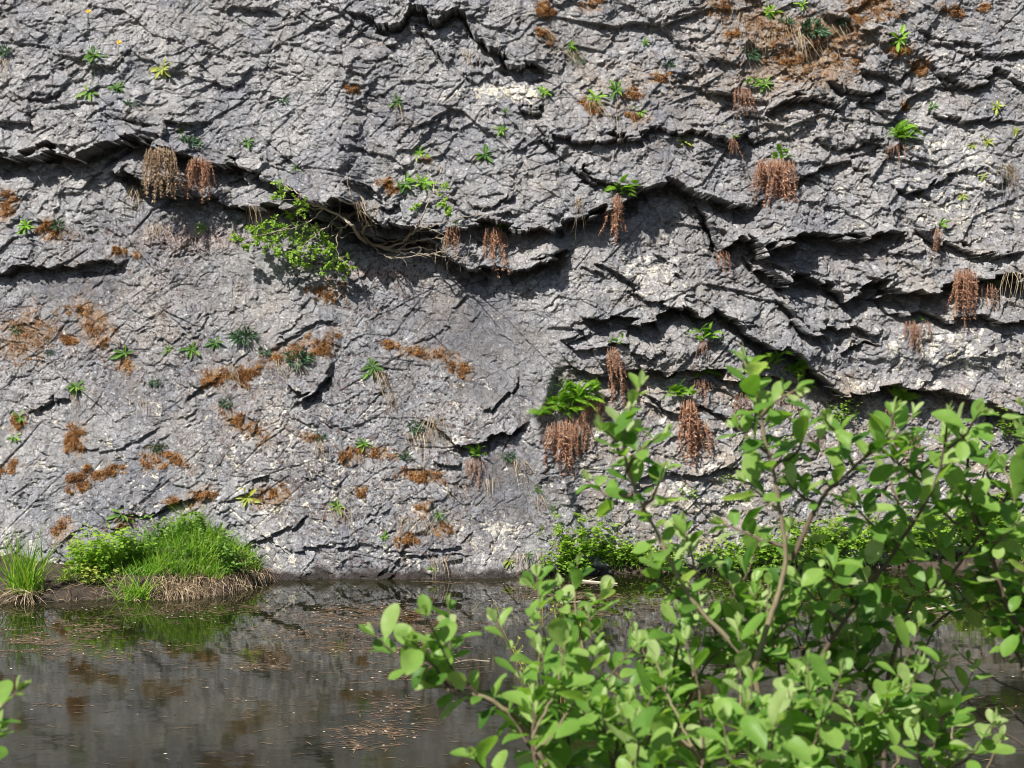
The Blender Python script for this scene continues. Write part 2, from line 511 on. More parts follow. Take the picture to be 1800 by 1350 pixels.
MOSS = [
    (48, 588, 48, 36, -20, 'large rusty moss patch near the left edge around a small cushion plant'),
    (168, 572, 46, 22, 50, 'thick diagonal rusty moss patch ending at a dark leafy rosette'),
    (122, 597, 13, 8, 0, 'small orange moss spot between the two large left patches'),
    (95, 405, 28, 14, 10, 'rusty moss patch with a cushion plant above the left ledge'),
    (8, 365, 18, 24, 20, 'rusty moss cut by the left edge below the overhang'),
    (212, 441, 11, 8, 0, 'small moss tuft at the right end of the left ledge, left one'),
    (240, 447, 8, 6, 0, 'smallest moss tuft at the right end of the left ledge, right one'),
    (575, 512, 28, 16, 10, 'rusty moss in the shade of the green ledge shrub'),
    (520, 612, 60, 13, -22, 'long rusty moss strip rising to the right across the slab'),
    (565, 612, 20, 14, 0, 'moss clump at the right end of the long moss strip'),
    (380, 662, 22, 14, -15, 'rusty moss clump above the cream crack in the slab'),
    (438, 655, 14, 18, 30, 'faded moss trail left of the protruding slab block'),
    (430, 746, 42, 13, 32, 'diagonal orange moss patch in the centre of the slab'),
    (690, 605, 16, 6, -5, 'thin orange moss streak on the smooth part of the slab'),
    (755, 622, 44, 10, 8, 'flat golden moss mat on the smooth part of the slab'),
    (808, 645, 20, 12, 30, 'thin moss fringe at the lower end of the golden mat'),
    (270, 806, 18, 18, 0, 'dense rusty clump under a blue green cushion plant'),
    (318, 812, 26, 8, 35, 'moss tail trailing right from the dense rusty clump'),
    (132, 772, 16, 22, 10, 'rusty moss clump on the left slab below the green rosette'),
    (135, 850, 18, 14, 0, 'rounded rusty moss knob above pale crust at the left'),
    (12, 822, 20, 10, -20, 'rusty moss at the left edge low on the slab'),
    (192, 828, 24, 9, -15, 'dark brown moss streak low on the slab'),
    (152, 822, 7, 7, 0, 'small dark moss dot beside the dark moss streak'),
    (352, 872, 24, 14, -35, 'rusty moss on a dark crack above the right of the grassy mound'),
    (304, 882, 14, 10, 0, 'rusty moss around a rosette just above the grassy mound'),
    (478, 872, 28, 15, -10, 'rusty moss right of the large pale yellow rosette'),
    (108, 932, 16, 18, 0, 'rusty moss low on the rock left of the leafy herbs'),
    (220, 918, 12, 9, 0, 'brown moss below the rosette above the mound'),
    (30, 745, 12, 14, 0, 'brown moss below the green rosette near the left edge'),
    (222, 642, 16, 12, 0, 'brown moss under the dark leafy rosette on the slab'),
    (616, 800, 15, 13, 0, 'olive brown moss cushion, left of two on the slab'),
    (665, 795, 26, 9, 5, 'olive brown moss cushion, right of two on the slab'),
    (742, 836, 36, 9, 8, 'wide flat moss strip below the lip of the slab'),
    (740, 895, 14, 11, 0, 'moss clump above the grassy tuft low on the slab'),
    (772, 928, 20, 10, 0, 'moss clump below the grassy tuft low on the slab'),
    (715, 948, 16, 10, 0, 'faded moss near the waterline of the slab'),
    (635, 865, 8, 8, 0, 'tiny moss knob between the two green rosettes low on the slab'),
    (545, 768, 16, 7, 15, 'moss streak beside the dark blue green tuft'),
    (1040, 6, 16, 12, 0, 'brown moss cushion cut by the top edge'),
    (962, 20, 15, 12, 20, 'rusty moss patch right of the top ledge'),
    (957, 62, 16, 9, 40, 'moss streak above the straw strands'),
    (1160, 138, 16, 9, -15, 'olive moss below the blue green tuft, left of the big bank'),
    (1112, 166, 14, 11, 0, 'dark moss right of the rosette pair'),
    (1118, 207, 18, 6, 15, 'moss under the bright open rosette'),
    (1040, 190, 24, 8, 40, 'thin moss trail below the rosette pair'),
    (1350, 45, 58, 36, 20, 'upper left part of the big rusty moss bank'),
    (1438, 115, 60, 30, 0, 'lowest lobe of the big rusty moss bank'),
    (1378, 108, 26, 24, 0, 'left lobe of the big rusty moss bank'),
    (1455, 72, 55, 32, 20, 'middle of the big rusty moss bank beside the largest cushion'),
    (1535, 14, 46, 20, 0, 'rusty moss right of the big bank cut by the top edge'),
    (1510, 30, 18, 14, 0, 'rounded orange moss lump right of the big bank'),
    (1580, 90, 20, 9, 0, 'moss under the broad bright rosette at the upper right'),
    (1613, 118, 15, 13, -20, 'moss in a crack right of the broad bright rosette'),
    (1670, 17, 20, 8, 10, 'flat moss patch near the top right'),
    (1730, 13, 9, 8, 20, 'small moss spot near the top right corner'),
    (1258, 12, 18, 14, 0, 'brown moss left of the big bank at the top'),
    (1285, 62, 12, 9, 0, 'small moss patch left of the big bank'),
    (1588, 187, 6, 8, 0, 'small red moss dot left of a mossy tuft at the upper right'),
    (622, 158, 12, 6, 0, 'small rusty moss spot left of the small dark rosette'),
    (680, 325, 16, 11, 40, 'rusty moss left of the dark drooping plant'),
    (745, 280, 9, 6, 0, 'moss under the bright rosette above the branches'),
]


def make_cliff():
    ny, nx = MX.shape
    V = np.stack([MX, SY, MZ], -1).reshape(-1, 3)
    # the top of the cliff: three rows running back as level ground
    top = []
    for back, up in ((1.0, 0.15), (6, 0.5), (40, 1.5)):
        top.append(np.stack([GX, SY[-1] + back, np.full(nx, GZ[-1] + up)], -1))
    V = np.concatenate([V] + top)
    rows = ny + 3
    idx = np.arange(rows * nx).reshape(rows, nx)
    F = np.stack([idx[:-1, :-1], idx[:-1, 1:], idx[1:, 1:], idx[1:, :-1]], -1).reshape(-1, 4)
    x, z = MX.ravel(), MZ.ravel()
    slab, right, crumb, facet, cm = (a.ravel() for a in (RSLAB, RRIGHT, RCRUMB, RFACET, RCM))

    def blob(px, py, rx, rz):
        p = at(px, py, 14.1)
        return np.exp(-(((x - p.x) / rx) ** 2 + ((z - p.z) / rz) ** 2))
    n1 = fbm(x * 1.3, z * 1.3, 601, 4)
    n2 = fbm(x * 6, z * 6, 611, 4, 0.6)
    cream = slab * (0.12 + 0.42 * sstep(2.6, 0.9, z)) * sstep(-0.2, 0.4, n1 + 0.2) * 0.8
    cream = cream + 0.75 * blob(1150, 480, 0.35, 0.25) + 0.7 * blob(1700, 620, 0.8, 0.3) + 0.5 * blob(1740, 350, 0.6, 0.5) + 0.35 * blob(1100, 880, 1.0, 0.4)
    cream = cream + 1.0 * blob(860, 145, 0.35, 0.10) + 1.3 * blob(925, 145, 0.14, 0.13) + 0.8 * blob(622, 48, 0.05, 0.05) + 0.5 * blob(1700, 230, 0.35, 0.2) + 0.18 * right + 0.22 * crumb
    cream = cream + 0.9 * blob(870, 935, 0.12, 0.08)
    dots = np.clip(slab * 1.0 * sstep(-0.25, 0.25, fbm(x * 0.9, z * 0.9, 621, 3) + 0.10) + 0.5 * blob(970, 60, 0.5, 0.3) + 0.25 * (1 - slab) * sstep(0, .4, n1), 0, 1)
    dots = dots * (1 - 0.7 * smooth_mask(x, z))
    cream = cream * (1 - 0.7 * smooth_mask(x, z) * slab)
    ochre = (0.9 * blob(1400, 80, 0.9, 0.5) + 0.6 * blob(1120, 130, 0.7, 0.4) + 0.7 * blob(330, 415, 0.5, 0.12) + 0.9 * blob(665, 478, 0.22, 0.06)
             + 0.8 * crumb + 0.2 * right + 0.35 * slab * sstep(0, 0.4, n1) + 0.4 * blob(1750, 480, 0.8, 0.5) + 0.3 * blob(350, 700, 1.2, 0.5))
    cream = cream + 0.7 * cm * (slab * sstep(2.5, 1.2, z + 0.6 * n1) + 0.25 * right + 0.08)
    m1 = np.stack([facet * (1 - 0.35 * slab), np.clip(cream, 0, 1.5), dots, np.clip(ochre, 0, 1.2)], -1)
    pink = blob(665, 478, 0.22, 0.05) + 0.6 * blob(330, 415, 0.5, 0.1)
    smooth = smooth_mask(x, z) * slab
    wet = sstep(0.11, 0.04, z + 0.07 * n2)
    m2 = np.stack([pink, smooth, wet, np.clip(right + crumb, 0, 1)], -1)
    film = np.zeros_like(x)
    for px, py, rx, ry, ang, _ in MOSS:
        p = hit(px, py)
        sc = p.y / FPX
        c, s_ = math.cos(math.radians(ang)), math.sin(math.radians(ang))
        dx, dz = (x - p.x) / sc, -(z - p.z) / sc
        u, v = (dx * c + dz * s_) / (rx * 1.5), (-dx * s_ + dz * c) / (ry * 1.6)
        film = np.maximum(film, np.clip(1.35 - np.hypot(u, v), 0, 1))
    film = np.maximum(film, 0.85 * np.clip(blob(1420, 70, 0.75, 0.42) + blob(1540, 20, 0.4, 0.15), 0, 1))
    film = film + 0.25 * (film > 0) * n2
    pad = np.zeros((3 * nx, 4), np.float32)
    me = mesh_arrays('cliff', V, F, True, {'m1': np.concatenate([m1, pad]), 'm2': np.concatenate([m2, pad]), 'film': np.concatenate([film, pad[:, 0]])})
    return me


def rock_mat():
    m, nd, lk, bs = new_mat('fractured grey limestone')
    tc = N(nd, 'ShaderNodeTexCoord').outputs['Object']
    a1 = N(nd, 'ShaderNodeAttribute', attribute_name='m1')
    a2 = N(nd, 'ShaderNodeAttribute', attribute_name='m2')
    s1 = N(nd, 'ShaderNodeSeparateColor')
    s2 = N(nd, 'ShaderNodeSeparateColor')
    lk.new(a1.outputs['Color'], s1.inputs[0])
    lk.new(a2.outputs['Color'], s2.inputs[0])
    facet, cream, dots, ochre = s1.outputs[0], s1.outputs[1], s1.outputs[2], a1.outputs['Alpha']
    pink, smooth, wet, rough_r = s2.outputs[0], s2.outputs[1], s2.outputs[2], a2.outputs['Alpha']
    big = noise(nd, lk, tc, 1.6, 5, 0.6).outputs[0]
    mid = noise(nd, lk, tc, 9, 6, 0.65).outputs[0]
    fine = noise(nd, lk, tc, 55, 5, 0.7).outputs[0]
    col = ramp(nd, lk, big, [(0.3, (0.196, 0.204, 0.224)), (0.5, (0.262, 0.262, 0.268)), (0.7, (0.318, 0.315, 0.318))])
    fc = ramp(nd, lk, facet, [(0.1, (0.185, 0.197, 0.228)), (0.55, (0.285, 0.286, 0.293)), (0.95, (0.365, 0.355, 0.348))])
    col = mixc(nd, lk, 0.5, col, fc)
    col = mixc(nd, lk, smooth, col, (0.160, 0.163, 0.178))
    mo = ramp(nd, lk, mid, [(0.3, 0.66), (0.5, 1.0), (0.72, 1.30)])
    col = mixc(nd, lk, 1.0, col, mo, 'MULTIPLY')
    f2n = noise(nd, lk, tc, 24, 5, 0.7).outputs[0]
    col = mixc(nd, lk, 0.9, col, ramp(nd, lk, f2n, [(0.30, 0.66), (0.5, 1.0), (0.72, 1.38)]), 'MULTIPLY')
    fo = ramp(nd, lk, fine, [(0.32, 0.66), (0.5, 1.0), (0.70, 1.4)])
    col = mixc(nd, lk, 0.9, col, fo, 'MULTIPLY')
    pat = noise(nd, lk, tc, 1.1, 3, 0.55, 0.4).outputs[0]
    col = mixc(nd, lk, 0.9, col, ramp(nd, lk, pat, [(0.36, (0.74, 0.745, 0.79)), (0.5, (0.95, 0.95, 0.96)), (0.66, (1.08, 1.06, 1.04))]), 'MULTIPLY')
    st = ramp(nd, lk, noise(nd, lk, tc, 2.6, 7, 0.72, 0.5).outputs[0], [(0.48, 0.0), (0.70, 0.45)])
    col = mixc(nd, lk, st, col, (0.205, 0.18, 0.145))
    # ochre dust
    on = ramp(nd, lk, noise(nd, lk, tc, 5.0, 6, 0.7).outputs[0], [(0.42, 0.0), (0.62, 1.0)])
    of = math_n(nd, lk, 'MULTIPLY', on, ochre)
    col = mixc(nd, lk, math_n(nd, lk, 'MULTIPLY', of, 0.65), col, (0.36, 0.285, 0.21))
    pf = math_n(nd, lk, 'MULTIPLY', ramp(nd, lk, fine, [(0.35, 0.2), (0.6, 1.0)]), pink)
    col = mixc(nd, lk, math_n(nd, lk, 'MULTIPLY', pf, 0.8), col, (0.42, 0.27, 0.25))
    # cream and white crust, in ragged flecks
    cn = noise(nd, lk, tc, 11, 8, 0.72, 0.6).outputs[0]
    cth = math_n(nd, lk, 'ADD', cn, math_n(nd, lk, 'MULTIPLY', cream, 0.16))
    cf = ramp(nd, lk, cth, [(0.645, 0.0), (0.675, 1.0)])
    ccol = mixc(nd, lk, ramp(nd, lk, mid, [(0.35, 0.0), (0.65, 1.0)]), (0.60, 0.55, 0.42), (0.68, 0.665, 0.63))
    col = mixc(nd, lk, math_n(nd, lk, 'MULTIPLY', cf, 0.85), col, ccol)
    # small pale flecks everywhere
    v = N(nd, 'ShaderNodeTexVoronoi')
    v.inputs['Scale'].default_value = 17
    lk.new(tc, v.inputs['Vector'])
    pf2 = ramp(nd, lk, math_n(nd, lk, 'ADD', v.outputs['Distance'], math_n(nd, lk, 'MULTIPLY', mid, 0.35)), [(0.34, 1.0), (0.40, 0.0)])
    col = mixc(nd, lk, math_n(nd, lk, 'MULTIPLY', math_n(nd, lk, 'MULTIPLY', pf2, math_n(nd, lk, 'SUBTRACT', 1.0, smooth)), 0.45), col, (0.58, 0.56, 0.53))
    # dark brown lichen and moss specks
    for sc, lo, hi, c, k in ((21, 0.40, 0.47, (0.050, 0.032, 0.032), 0.85), (34, 0.44, 0.54, (0.065, 0.048, 0.045), 0.8), (12, 0.29, 0.38, (0.13, 0.075, 0.06), 0.65)):
        v = N(nd, 'ShaderNodeTexVoronoi')
        v.inputs['Scale'].default_value = sc
        v.inputs['Randomness'].default_value = 1.0
        wv = nd.new('ShaderNodeVectorMath')
        wv.operation = 'MULTIPLY_ADD'
        nn = noise(nd, lk, tc, sc * 2.2, 4, 0.7)
        lk.new(nn.outputs['Color'], wv.inputs[0])
        wv.inputs[1].default_value = (1.6 / sc,) * 3
        lk.new(tc, wv.inputs[2])
        lk.new(wv.outputs[0], v.inputs['Vector'])
        sp = N(nd, 'ShaderNodeSeparateColor')
        lk.new(v.outputs['Color'], sp.inputs[0])
        th = math_n(nd, lk, 'MULTIPLY', sp.outputs[0], 0.5)
        dd = math_n(nd, lk, 'ADD', v.outputs['Distance'], th)
        f = ramp(nd, lk, dd, [(lo, 1.0), (hi, 0.0)])
        f = math_n(nd, lk, 'MULTIPLY', f, dots)
        col = mixc(nd, lk, math_n(nd, lk, 'MULTIPLY', f, k), col, c)
    col = mixc(nd, lk, math_n(nd, lk, 'MULTIPLY', rough_r, 0.35), col, mixc(nd, lk, 1.0, col, (0.86, 0.88, 0.92), 'MULTIPLY'))
    fa = N(nd, 'ShaderNodeAttribute', attribute_name='film').outputs['Fac']
    fn = noise(nd, lk, tc, 13, 6, 0.7).outputs[0]
    ff = ramp(nd, lk, math_n(nd, lk, 'ADD', math_n(nd, lk, 'MULTIPLY', fa, 0.30), fn), [(0.62, 0.0), (0.80, 0.7)])
    fcol = ramp(nd, lk, fine, [(0.35, (0.15, 0.095, 0.055)), (0.65, (0.35, 0.235, 0.135))])
    col = mixc(nd, lk, math_n(nd, lk, 'MULTIPLY', ff, 1.0), col, fcol)
    # wet dark line at the water's edge
    col = mixc(nd, lk, math_n(nd, lk, 'MULTIPLY', wet, 0.92), col, (0.022, 0.015, 0.012))
    # grain and hairline cracks
    vc = N(nd, 'ShaderNodeTexVoronoi', feature='DISTANCE_TO_EDGE')
    vc.inputs['Scale'].default_value = 9
    wv = nd.new('ShaderNodeVectorMath')
    wv.operation = 'MULTIPLY_ADD'
    lk.new(noise(nd, lk, tc, 7, 4, 0.6).outputs['Color'], wv.inputs[0])
    wv.inputs[1].default_value = (0.16, 0.16, 0.16)
    lk.new(tc, wv.inputs[2])
    lk.new(wv.outputs[0], vc.inputs['Vector'])
    cr = ramp(nd, lk, vc.outputs['Distance'], [(0.0, 0.0), (0.045, 1.0)])
    cg = ramp(nd, lk, noise(nd, lk, tc, 3.5, 3, 0.6).outputs[0], [(0.42, 0.0), (0.6, 0.75)])
    col = mixc(nd, lk, math_n(nd, lk, 'MULTIPLY', math_n(nd, lk, 'SUBTRACT', 1.0, cr), cg), col, (0.06, 0.052, 0.048))
    lk.new(col, bs.inputs['Base Color'])
    bs.inputs['Roughness'].default_value = 0.82
    bs.inputs['Specular IOR Level'].default_value = 0.35
    b0 = N(nd, 'ShaderNodeBump')
    b0.inputs['Strength'].default_value = 0.55
    b0.inputs['Distance'].default_value = 0.012
    lk.new(cr, b0.inputs['Height'])
    vd = N(nd, 'ShaderNodeTexVoronoi', feature='DISTANCE_TO_EDGE')
    vd.inputs['Scale'].default_value = 19
    lk.new(wv.outputs[0], vd.inputs['Vector'])
    b2 = N(nd, 'ShaderNodeBump')
    b2.inputs['Strength'].default_value = 0.6
    b2.inputs['Distance'].default_value = 0.008
    lk.new(ramp(nd, lk, vd.outputs['Distance'], [(0.0, 0.0), (0.06, 1.0)]), b2.inputs['Height'])
    lk.new(b0.outputs[0], b2.inputs['Normal'])
    b0 = b2
    b1 = N(nd, 'ShaderNodeBump')
    b1.inputs['Strength'].default_value = 0.8
    b1.inputs['Distance'].default_value = 0.018
    lk.new(fine, b1.inputs['Height'])
    lk.new(b0.outputs[0], b1.inputs['Normal'])
    lk.new(b1.outputs[0], bs.inputs['Normal'])
    return m


cliff = struct(link('cliff', make_cliff(), rock_mat()))

# ------------------------------------------------------------------ water and ground
def water_mat():
    m, nd, lk, bs = new_mat('murky pond water')
    tc = N(nd, 'ShaderNodeTexCoord').outputs['Object']
    n = noise(nd, lk, tc, 0.9, 4, 0.6).outputs[0]
    lk.new(ramp(nd, lk, n, [(0.35, (0.007, 0.0075, 0.003)), (0.65, (0.018, 0.019, 0.007))]), bs.inputs['Base Color'])
    bs.inputs['IOR'].default_value = 1.33
    mp = N(nd, 'ShaderNodeMapping')
    mp.inputs['Scale'].default_value = (1.0, 1.15, 1.0)
    lk.new(tc, mp.inputs[0])
    w1 = noise(nd, lk, mp.outputs[0], 4.5, 2, 0.45).outputs[0]
    w2 = noise(nd, lk, mp.outputs[0], 22.0, 3, 0.55).outputs[0]
    # the near water is ruffled, the water under the cliff lies still
    sx = N(nd, 'ShaderNodeSeparateXYZ')
    lk.new(tc, sx.inputs[0])
    cal = ramp(nd, lk, math_n(nd, lk, 'MULTIPLY', sx.outputs[1], 0.05), [(0.45, 1.0), (0.58, 0.55), (0.63, 0.22), (0.69, 0.08)])
    pt = ramp(nd, lk, noise(nd, lk, tc, 0.8, 2, 0.5).outputs[0], [(0.4, 0.35), (0.65, 1.0)])
    lk.new(math_n(nd, lk, 'MULTIPLY', cal, 0.062), bs.inputs['Roughness'])
    b1 = N(nd, 'ShaderNodeBump')
    b1.inputs['Strength'].default_value = 1.0
    lk.new(math_n(nd, lk, 'MULTIPLY', cal, 0.0014), b1.inputs['Distance'])
    lk.new(w1, b1.inputs['Height'])
    b2 = N(nd, 'ShaderNodeBump')
    b2.inputs['Strength'].default_value = 1.0
    lk.new(math_n(nd, lk, 'MULTIPLY', math_n(nd, lk, 'MULTIPLY', cal, pt), 0.00025), b2.inputs['Distance'])
    lk.new(w2, b2.inputs['Height'])
    lk.new(b1.outputs[0], b2.inputs['Normal'])
    lk.new(b2.outputs[0], bs.inputs['Normal'])
    return m


def sheet(name, x0, x1, y0, y1, nx, ny, zf_, mat, smooth=True):
    xs, ys = np.linspace(x0, x1, nx), np.linspace(y0, y1, ny)
    X, Y = np.meshgrid(xs, ys)
    Z = zf_(X, Y)
    idx = np.arange(nx * ny).reshape(ny, nx)
    F = np.stack([idx[:-1, :-1], idx[:-1, 1:], idx[1:, 1:], idx[1:, :-1]], -1).reshape(-1, 4)
    return link(name, mesh_arrays(name, np.stack([X, Y, Z], -1).reshape(-1, 3), F, smooth), mat)


def soil_mat(name, c1, c2, sc=14):
    m, nd, lk, bs = new_mat(name)
    tc = N(nd, 'ShaderNodeTexCoord').outputs['Object']
    n = noise(nd, lk, tc, sc, 8, 0.7).outputs[0]
    lk.new(ramp(nd, lk, n, [(0.35, c1), (0.68, c2)]), bs.inputs['Base Color'])
    bs.inputs['Roughness'].default_value = 0.9
    b = N(nd, 'ShaderNodeBump')
    b.inputs['Distance'].default_value = 0.03
    b.inputs['Strength'].default_value = 0.8
    lk.new(n, b.inputs['Height'])
    lk.new(b.outputs[0], bs.inputs['Normal'])
    return m


SOIL = soil_mat('dark bank soil', (0.018, 0.013, 0.009), (0.075, 0.054, 0.038))
water = struct(sheet('water', -30, 30, 5.6, 16.2, 60, 40, lambda X, Y: np.zeros_like(X), water_mat()))


def ground_z(X, Y):
    z = -0.8 + 1.15 * sstep(6.9, 5.6, Y) + 0.25 * sstep(4.5, 1.5, Y)
    return z + 0.05 * fbm(X * 0.9, Y * 0.9, 701, 4)


ground = struct(sheet('ground', -40, 40, -60, 17.5, 161, 156, ground_z, SOIL))
# ------------------------------------------------------------------ plant helpers
RS = np.random.RandomState(7)
UP = np.array([0, 0, 1.0])


def unit(v):
    v = np.asarray(v, float)
    return v / np.maximum(np.linalg.norm(v, axis=-1, keepdims=True), 1e-9)


class Acc:
    """collects pieces of one mesh"""
    def __init__(self):
        self.v, self.q, self.t, self.c, self.n = [], [], [], [], 0

    def add(self, V, F, tint):
        V = np.asarray(V, float).reshape(-1, 3)
        F = np.asarray(F)
        (self.q if F.shape[1] == 4 else self.t).append(F + self.n)
        self.v.append(V)
        self.c.append(np.broadcast_to(np.asarray(tint, float).ravel(), (len(V),)) if np.size(tint) in (1, len(V)) else np.repeat(tint, len(V) // np.size(tint)))
        self.n += len(V)

    def build(self, name, mat, parent=None, loc=None, smooth=True):
        if not self.v:
            return None
        V = np.concatenate(self.v)
        if loc is not None:
            V = V - np.asarray(loc)
        F = [np.concatenate(a) for a in (self.q, self.t) if a]
        me = mesh_arrays(name, V, F, smooth, {'tint': np.concatenate(self.c)})
        return link(name, me, mat, parent, loc)


def inst(acc, Tv, Tf, X, Y, Z, P, S, tint):
    """copies of a template: X, Y, Z are the template's axes (n,3); P places; S sizes"""
    S = np.broadcast_to(np.asarray(S, float).reshape(-1, 1, 1), (len(P), 1, 1))
    V = (Tv[None, :, 0:1] * X[:, None] + Tv[None, :, 1:2] * Y[:, None] + Tv[None, :, 2:3] * Z[:, None]) * S + P[:, None]
    F = (Tf[None] + (np.arange(len(P)) * len(Tv))[:, None, None]).reshape(-1, Tf.shape[1])
    acc.add(V, F, np.repeat(np.broadcast_to(tint, (len(P),)), len(Tv)))


def leaf_tpl(prof, fold=0.12, curl=0.15, wave=0.0):
    """prof: (t, half width) rows; length 1 along +Y, upper side +Z"""
    V, F = [], []
    for i, (t, w) in enumerate(prof):
        zc = -curl * t * t
        for s in (-1, -0.5, 0, 0.5, 1):
            V.append((s * w, t, zc + fold * w * abs(s) + wave * w * math.sin(t * 9 + s * 2)))
    for i in range(len(prof) - 1):
        for k in range(4):
            a = i * 5 + k
            F.append((a, a + 1, a + 6, a + 5))
    return np.array(V), np.array(F)


WILLOW_LEAF = [leaf_tpl([(0, 0.012), (0.10, 0.018), (0.20, 0.10), (0.34, 0.19), (0.50, 0.245), (0.66, 0.265), (0.80, 0.235), (0.91, 0.16), (0.97, 0.085), (1.0, 0.015)], f, c, w)
               for f, c, w in ((0.25, 0.10, 0.05), (0.4, 0.28, 0.12), (0.15, -0.10, 0.08))]
ROSETTE_LEAF = leaf_tpl([(0, 0.03), (0.2, 0.06), (0.45, 0.115), (0.7, 0.13), (0.88, 0.085), (1, 0.005)], 0.5, 0.25, 0.15)
ROUND_LEAF = leaf_tpl([(0, 0.02), (0.15, 0.16), (0.4, 0.32), (0.65, 0.32), (0.85, 0.18), (1, 0.01)], 0.3, 0.2, 0.12)


def blades(acc, P, D, L, Wd, droop, tint, seg=4, kink=0.0, rs=RS):
    """tapering blades or straws from P along D, bending down under their weight"""
    n = len(P)
    L = np.broadcast_to(L, (n,))
    Wd = np.broadcast_to(Wd, (n,))
    droop = np.broadcast_to(droop, (n,))
    side = unit(np.cross(D, rs.normal(size=(n, 3))))
    V = np.zeros((n, (seg + 1) * 2, 3))
    bend = rs.normal(size=(n, 3)) * kink
    for i in range(seg + 1):
        t = i / seg
        c = P + D * (L * t)[:, None] + bend * (L * math.sin(t * 3.1))[:, None]
        c[:, 2] -= droop * L * t * t
        w = Wd * (1 - t) ** 0.6 * 0.5 if i < seg else Wd * 0.04
        V[:, 2 * i] = c - side * np.reshape(w, (-1, 1))
        V[:, 2 * i + 1] = c + side * np.reshape(w, (-1, 1))
    base = np.array([(2 * i, 2 * i + 1, 2 * i + 3, 2 * i + 2) for i in range(seg)])
    F = (base[None] + (np.arange(n) * (seg + 1) * 2)[:, None, None]).reshape(-1, 4)
    acc.add(V, F, np.repeat(np.broadcast_to(tint, (n,)), (seg + 1) * 2))


def smooth_path(pts, n):
    pts = np.asarray(pts, float)
    d = np.r_[0, np.cumsum(np.linalg.norm(np.diff(pts, axis=0), axis=1))]
    m = np.gradient(pts, d, axis=0)
    s = np.linspace(0, d[-1], n)
    i = np.clip(np.searchsorted(d, s, side='right') - 1, 0, len(d) - 2)
    h = (d[i + 1] - d[i])[:, None]
    t = ((s - d[i])[:, None]) / h
    return ((2 * t**3 - 3 * t**2 + 1) * pts[i] + (t**3 - 2 * t**2 + t) * h * m[i] + (-2 * t**3 + 3 * t**2) * pts[i + 1] + (t**3 - t**2) * h * m[i + 1])


def tube(acc, path, r0, r1, sides=6, tint=0.5, bump=0.0):
    path = np.asarray(path, float)
    n = len(path)
    T = unit(np.gradient(path, axis=0))
    ref = np.array([0.31, 0.17, 0.93]) if abs(T[0][2]) < 0.9 else np.array([1.0, 0.2, 0.1])
    A = unit(np.cross(T, ref))
    B = np.cross(T, A)
    r = np.linspace(r0, r1, n) * (1 + bump * RS.uniform(-1, 1, n))
    an = np.arange(sides) * 2 * math.pi / sides
    V = path[:, None] + r[:, None, None] * (np.cos(an)[None, :, None] * A[:, None] + np.sin(an)[None, :, None] * B[:, None])
    idx = np.arange(n * sides).reshape(n, sides)
    nx = np.roll(idx, -1, axis=1)
    F = np.stack([idx[:-1], nx[:-1], nx[1:], idx[1:]], -1).reshape(-1, 4)
    acc.add(V, F, tint)
    k = acc.n
    acc.add(np.array([path[-1] + T[-1] * r1]), np.zeros((0, 3), int), tint)
    acc.t.append(np.array([(k - sides + i, k - sides + (i + 1) % sides, k) for i in range(sides)]))


def leaf_mat(name, stops, trans=0.3, rough=0.5, tcol=None, spec=0.35):
    m, nd, lk, bs = new_mat(name)
    a = N(nd, 'ShaderNodeAttribute', attribute_name='tint').outputs['Fac']
    tc = N(nd, 'ShaderNodeTexCoord').outputs['Object']
    nz = noise(nd, lk, tc, 60, 3, 0.6).outputs[0]
    f = math_n(nd, lk, 'ADD', a, math_n(nd, lk, 'MULTIPLY', math_n(nd, lk, 'SUBTRACT', nz, 0.5), 0.35))
    col = ramp(nd, lk, f, stops)
    lk.new(col, bs.inputs['Base Color'])
    bs.inputs['Roughness'].default_value = rough
    bs.inputs['Specular IOR Level'].default_value = spec
    if trans > 0:
        tr = N(nd, 'ShaderNodeBsdfTranslucent')
        lk.new(mixc(nd, lk, 1.0, col, tcol or (1.15, 1.25, 0.55), 'MULTIPLY'), tr.inputs[0])
        mx = N(nd, 'ShaderNodeMixShader')
        mx.inputs[0].default_value = trans
        lk.new(bs.outputs[0], mx.inputs[1])
        lk.new(tr.outputs[0], mx.inputs[2])
        lk.new(mx.outputs[0], nd['Material Output'].inputs['Surface'])
    return m


M_WILLOW = leaf_mat('willow leaf', [(0.0, (0.07, 0.175, 0.028)), (0.45, (0.175, 0.34, 0.058)), (0.75, (0.28, 0.44, 0.10)), (1.0, (0.44, 0.55, 0.24))], 0.52, 0.45)
M_BARK = leaf_mat('willow bark', [(0.0, (0.05, 0.035, 0.028)), (0.5, (0.12, 0.085, 0.06)), (1.0, (0.30, 0.26, 0.15))], 0, 0.8)
M_WOOD = leaf_mat('dead shrub wood', [(0.0, (0.15, 0.12, 0.095)), (0.5, (0.32, 0.27, 0.205)), (1.0, (0.50, 0.43, 0.33))], 0, 0.85)
M_HERB = leaf_mat('herb leaf', [(0.0, (0.045, 0.115, 0.025)), (0.5, (0.12, 0.25, 0.042)), (1.0, (0.28, 0.42, 0.075))], 0.4, 0.55)
M_BLUE = leaf_mat('blue green herb leaf', [(0.0, (0.035, 0.08, 0.045)), (0.5, (0.075, 0.155, 0.085)), (1.0, (0.14, 0.24, 0.12))], 0.2, 0.65)
M_YEL = leaf_mat('yellow green herb leaf', [(0.0, (0.10, 0.16, 0.025)), (0.5, (0.23, 0.30, 0.05)), (1.0, (0.46, 0.45, 0.10))], 0.25, 0.55)
M_FERN = leaf_mat('fern frond', [(0.0, (0.07, 0.19, 0.018)), (0.5, (0.18, 0.38, 0.03)), (1.0, (0.34, 0.54, 0.06))], 0.42, 0.5)
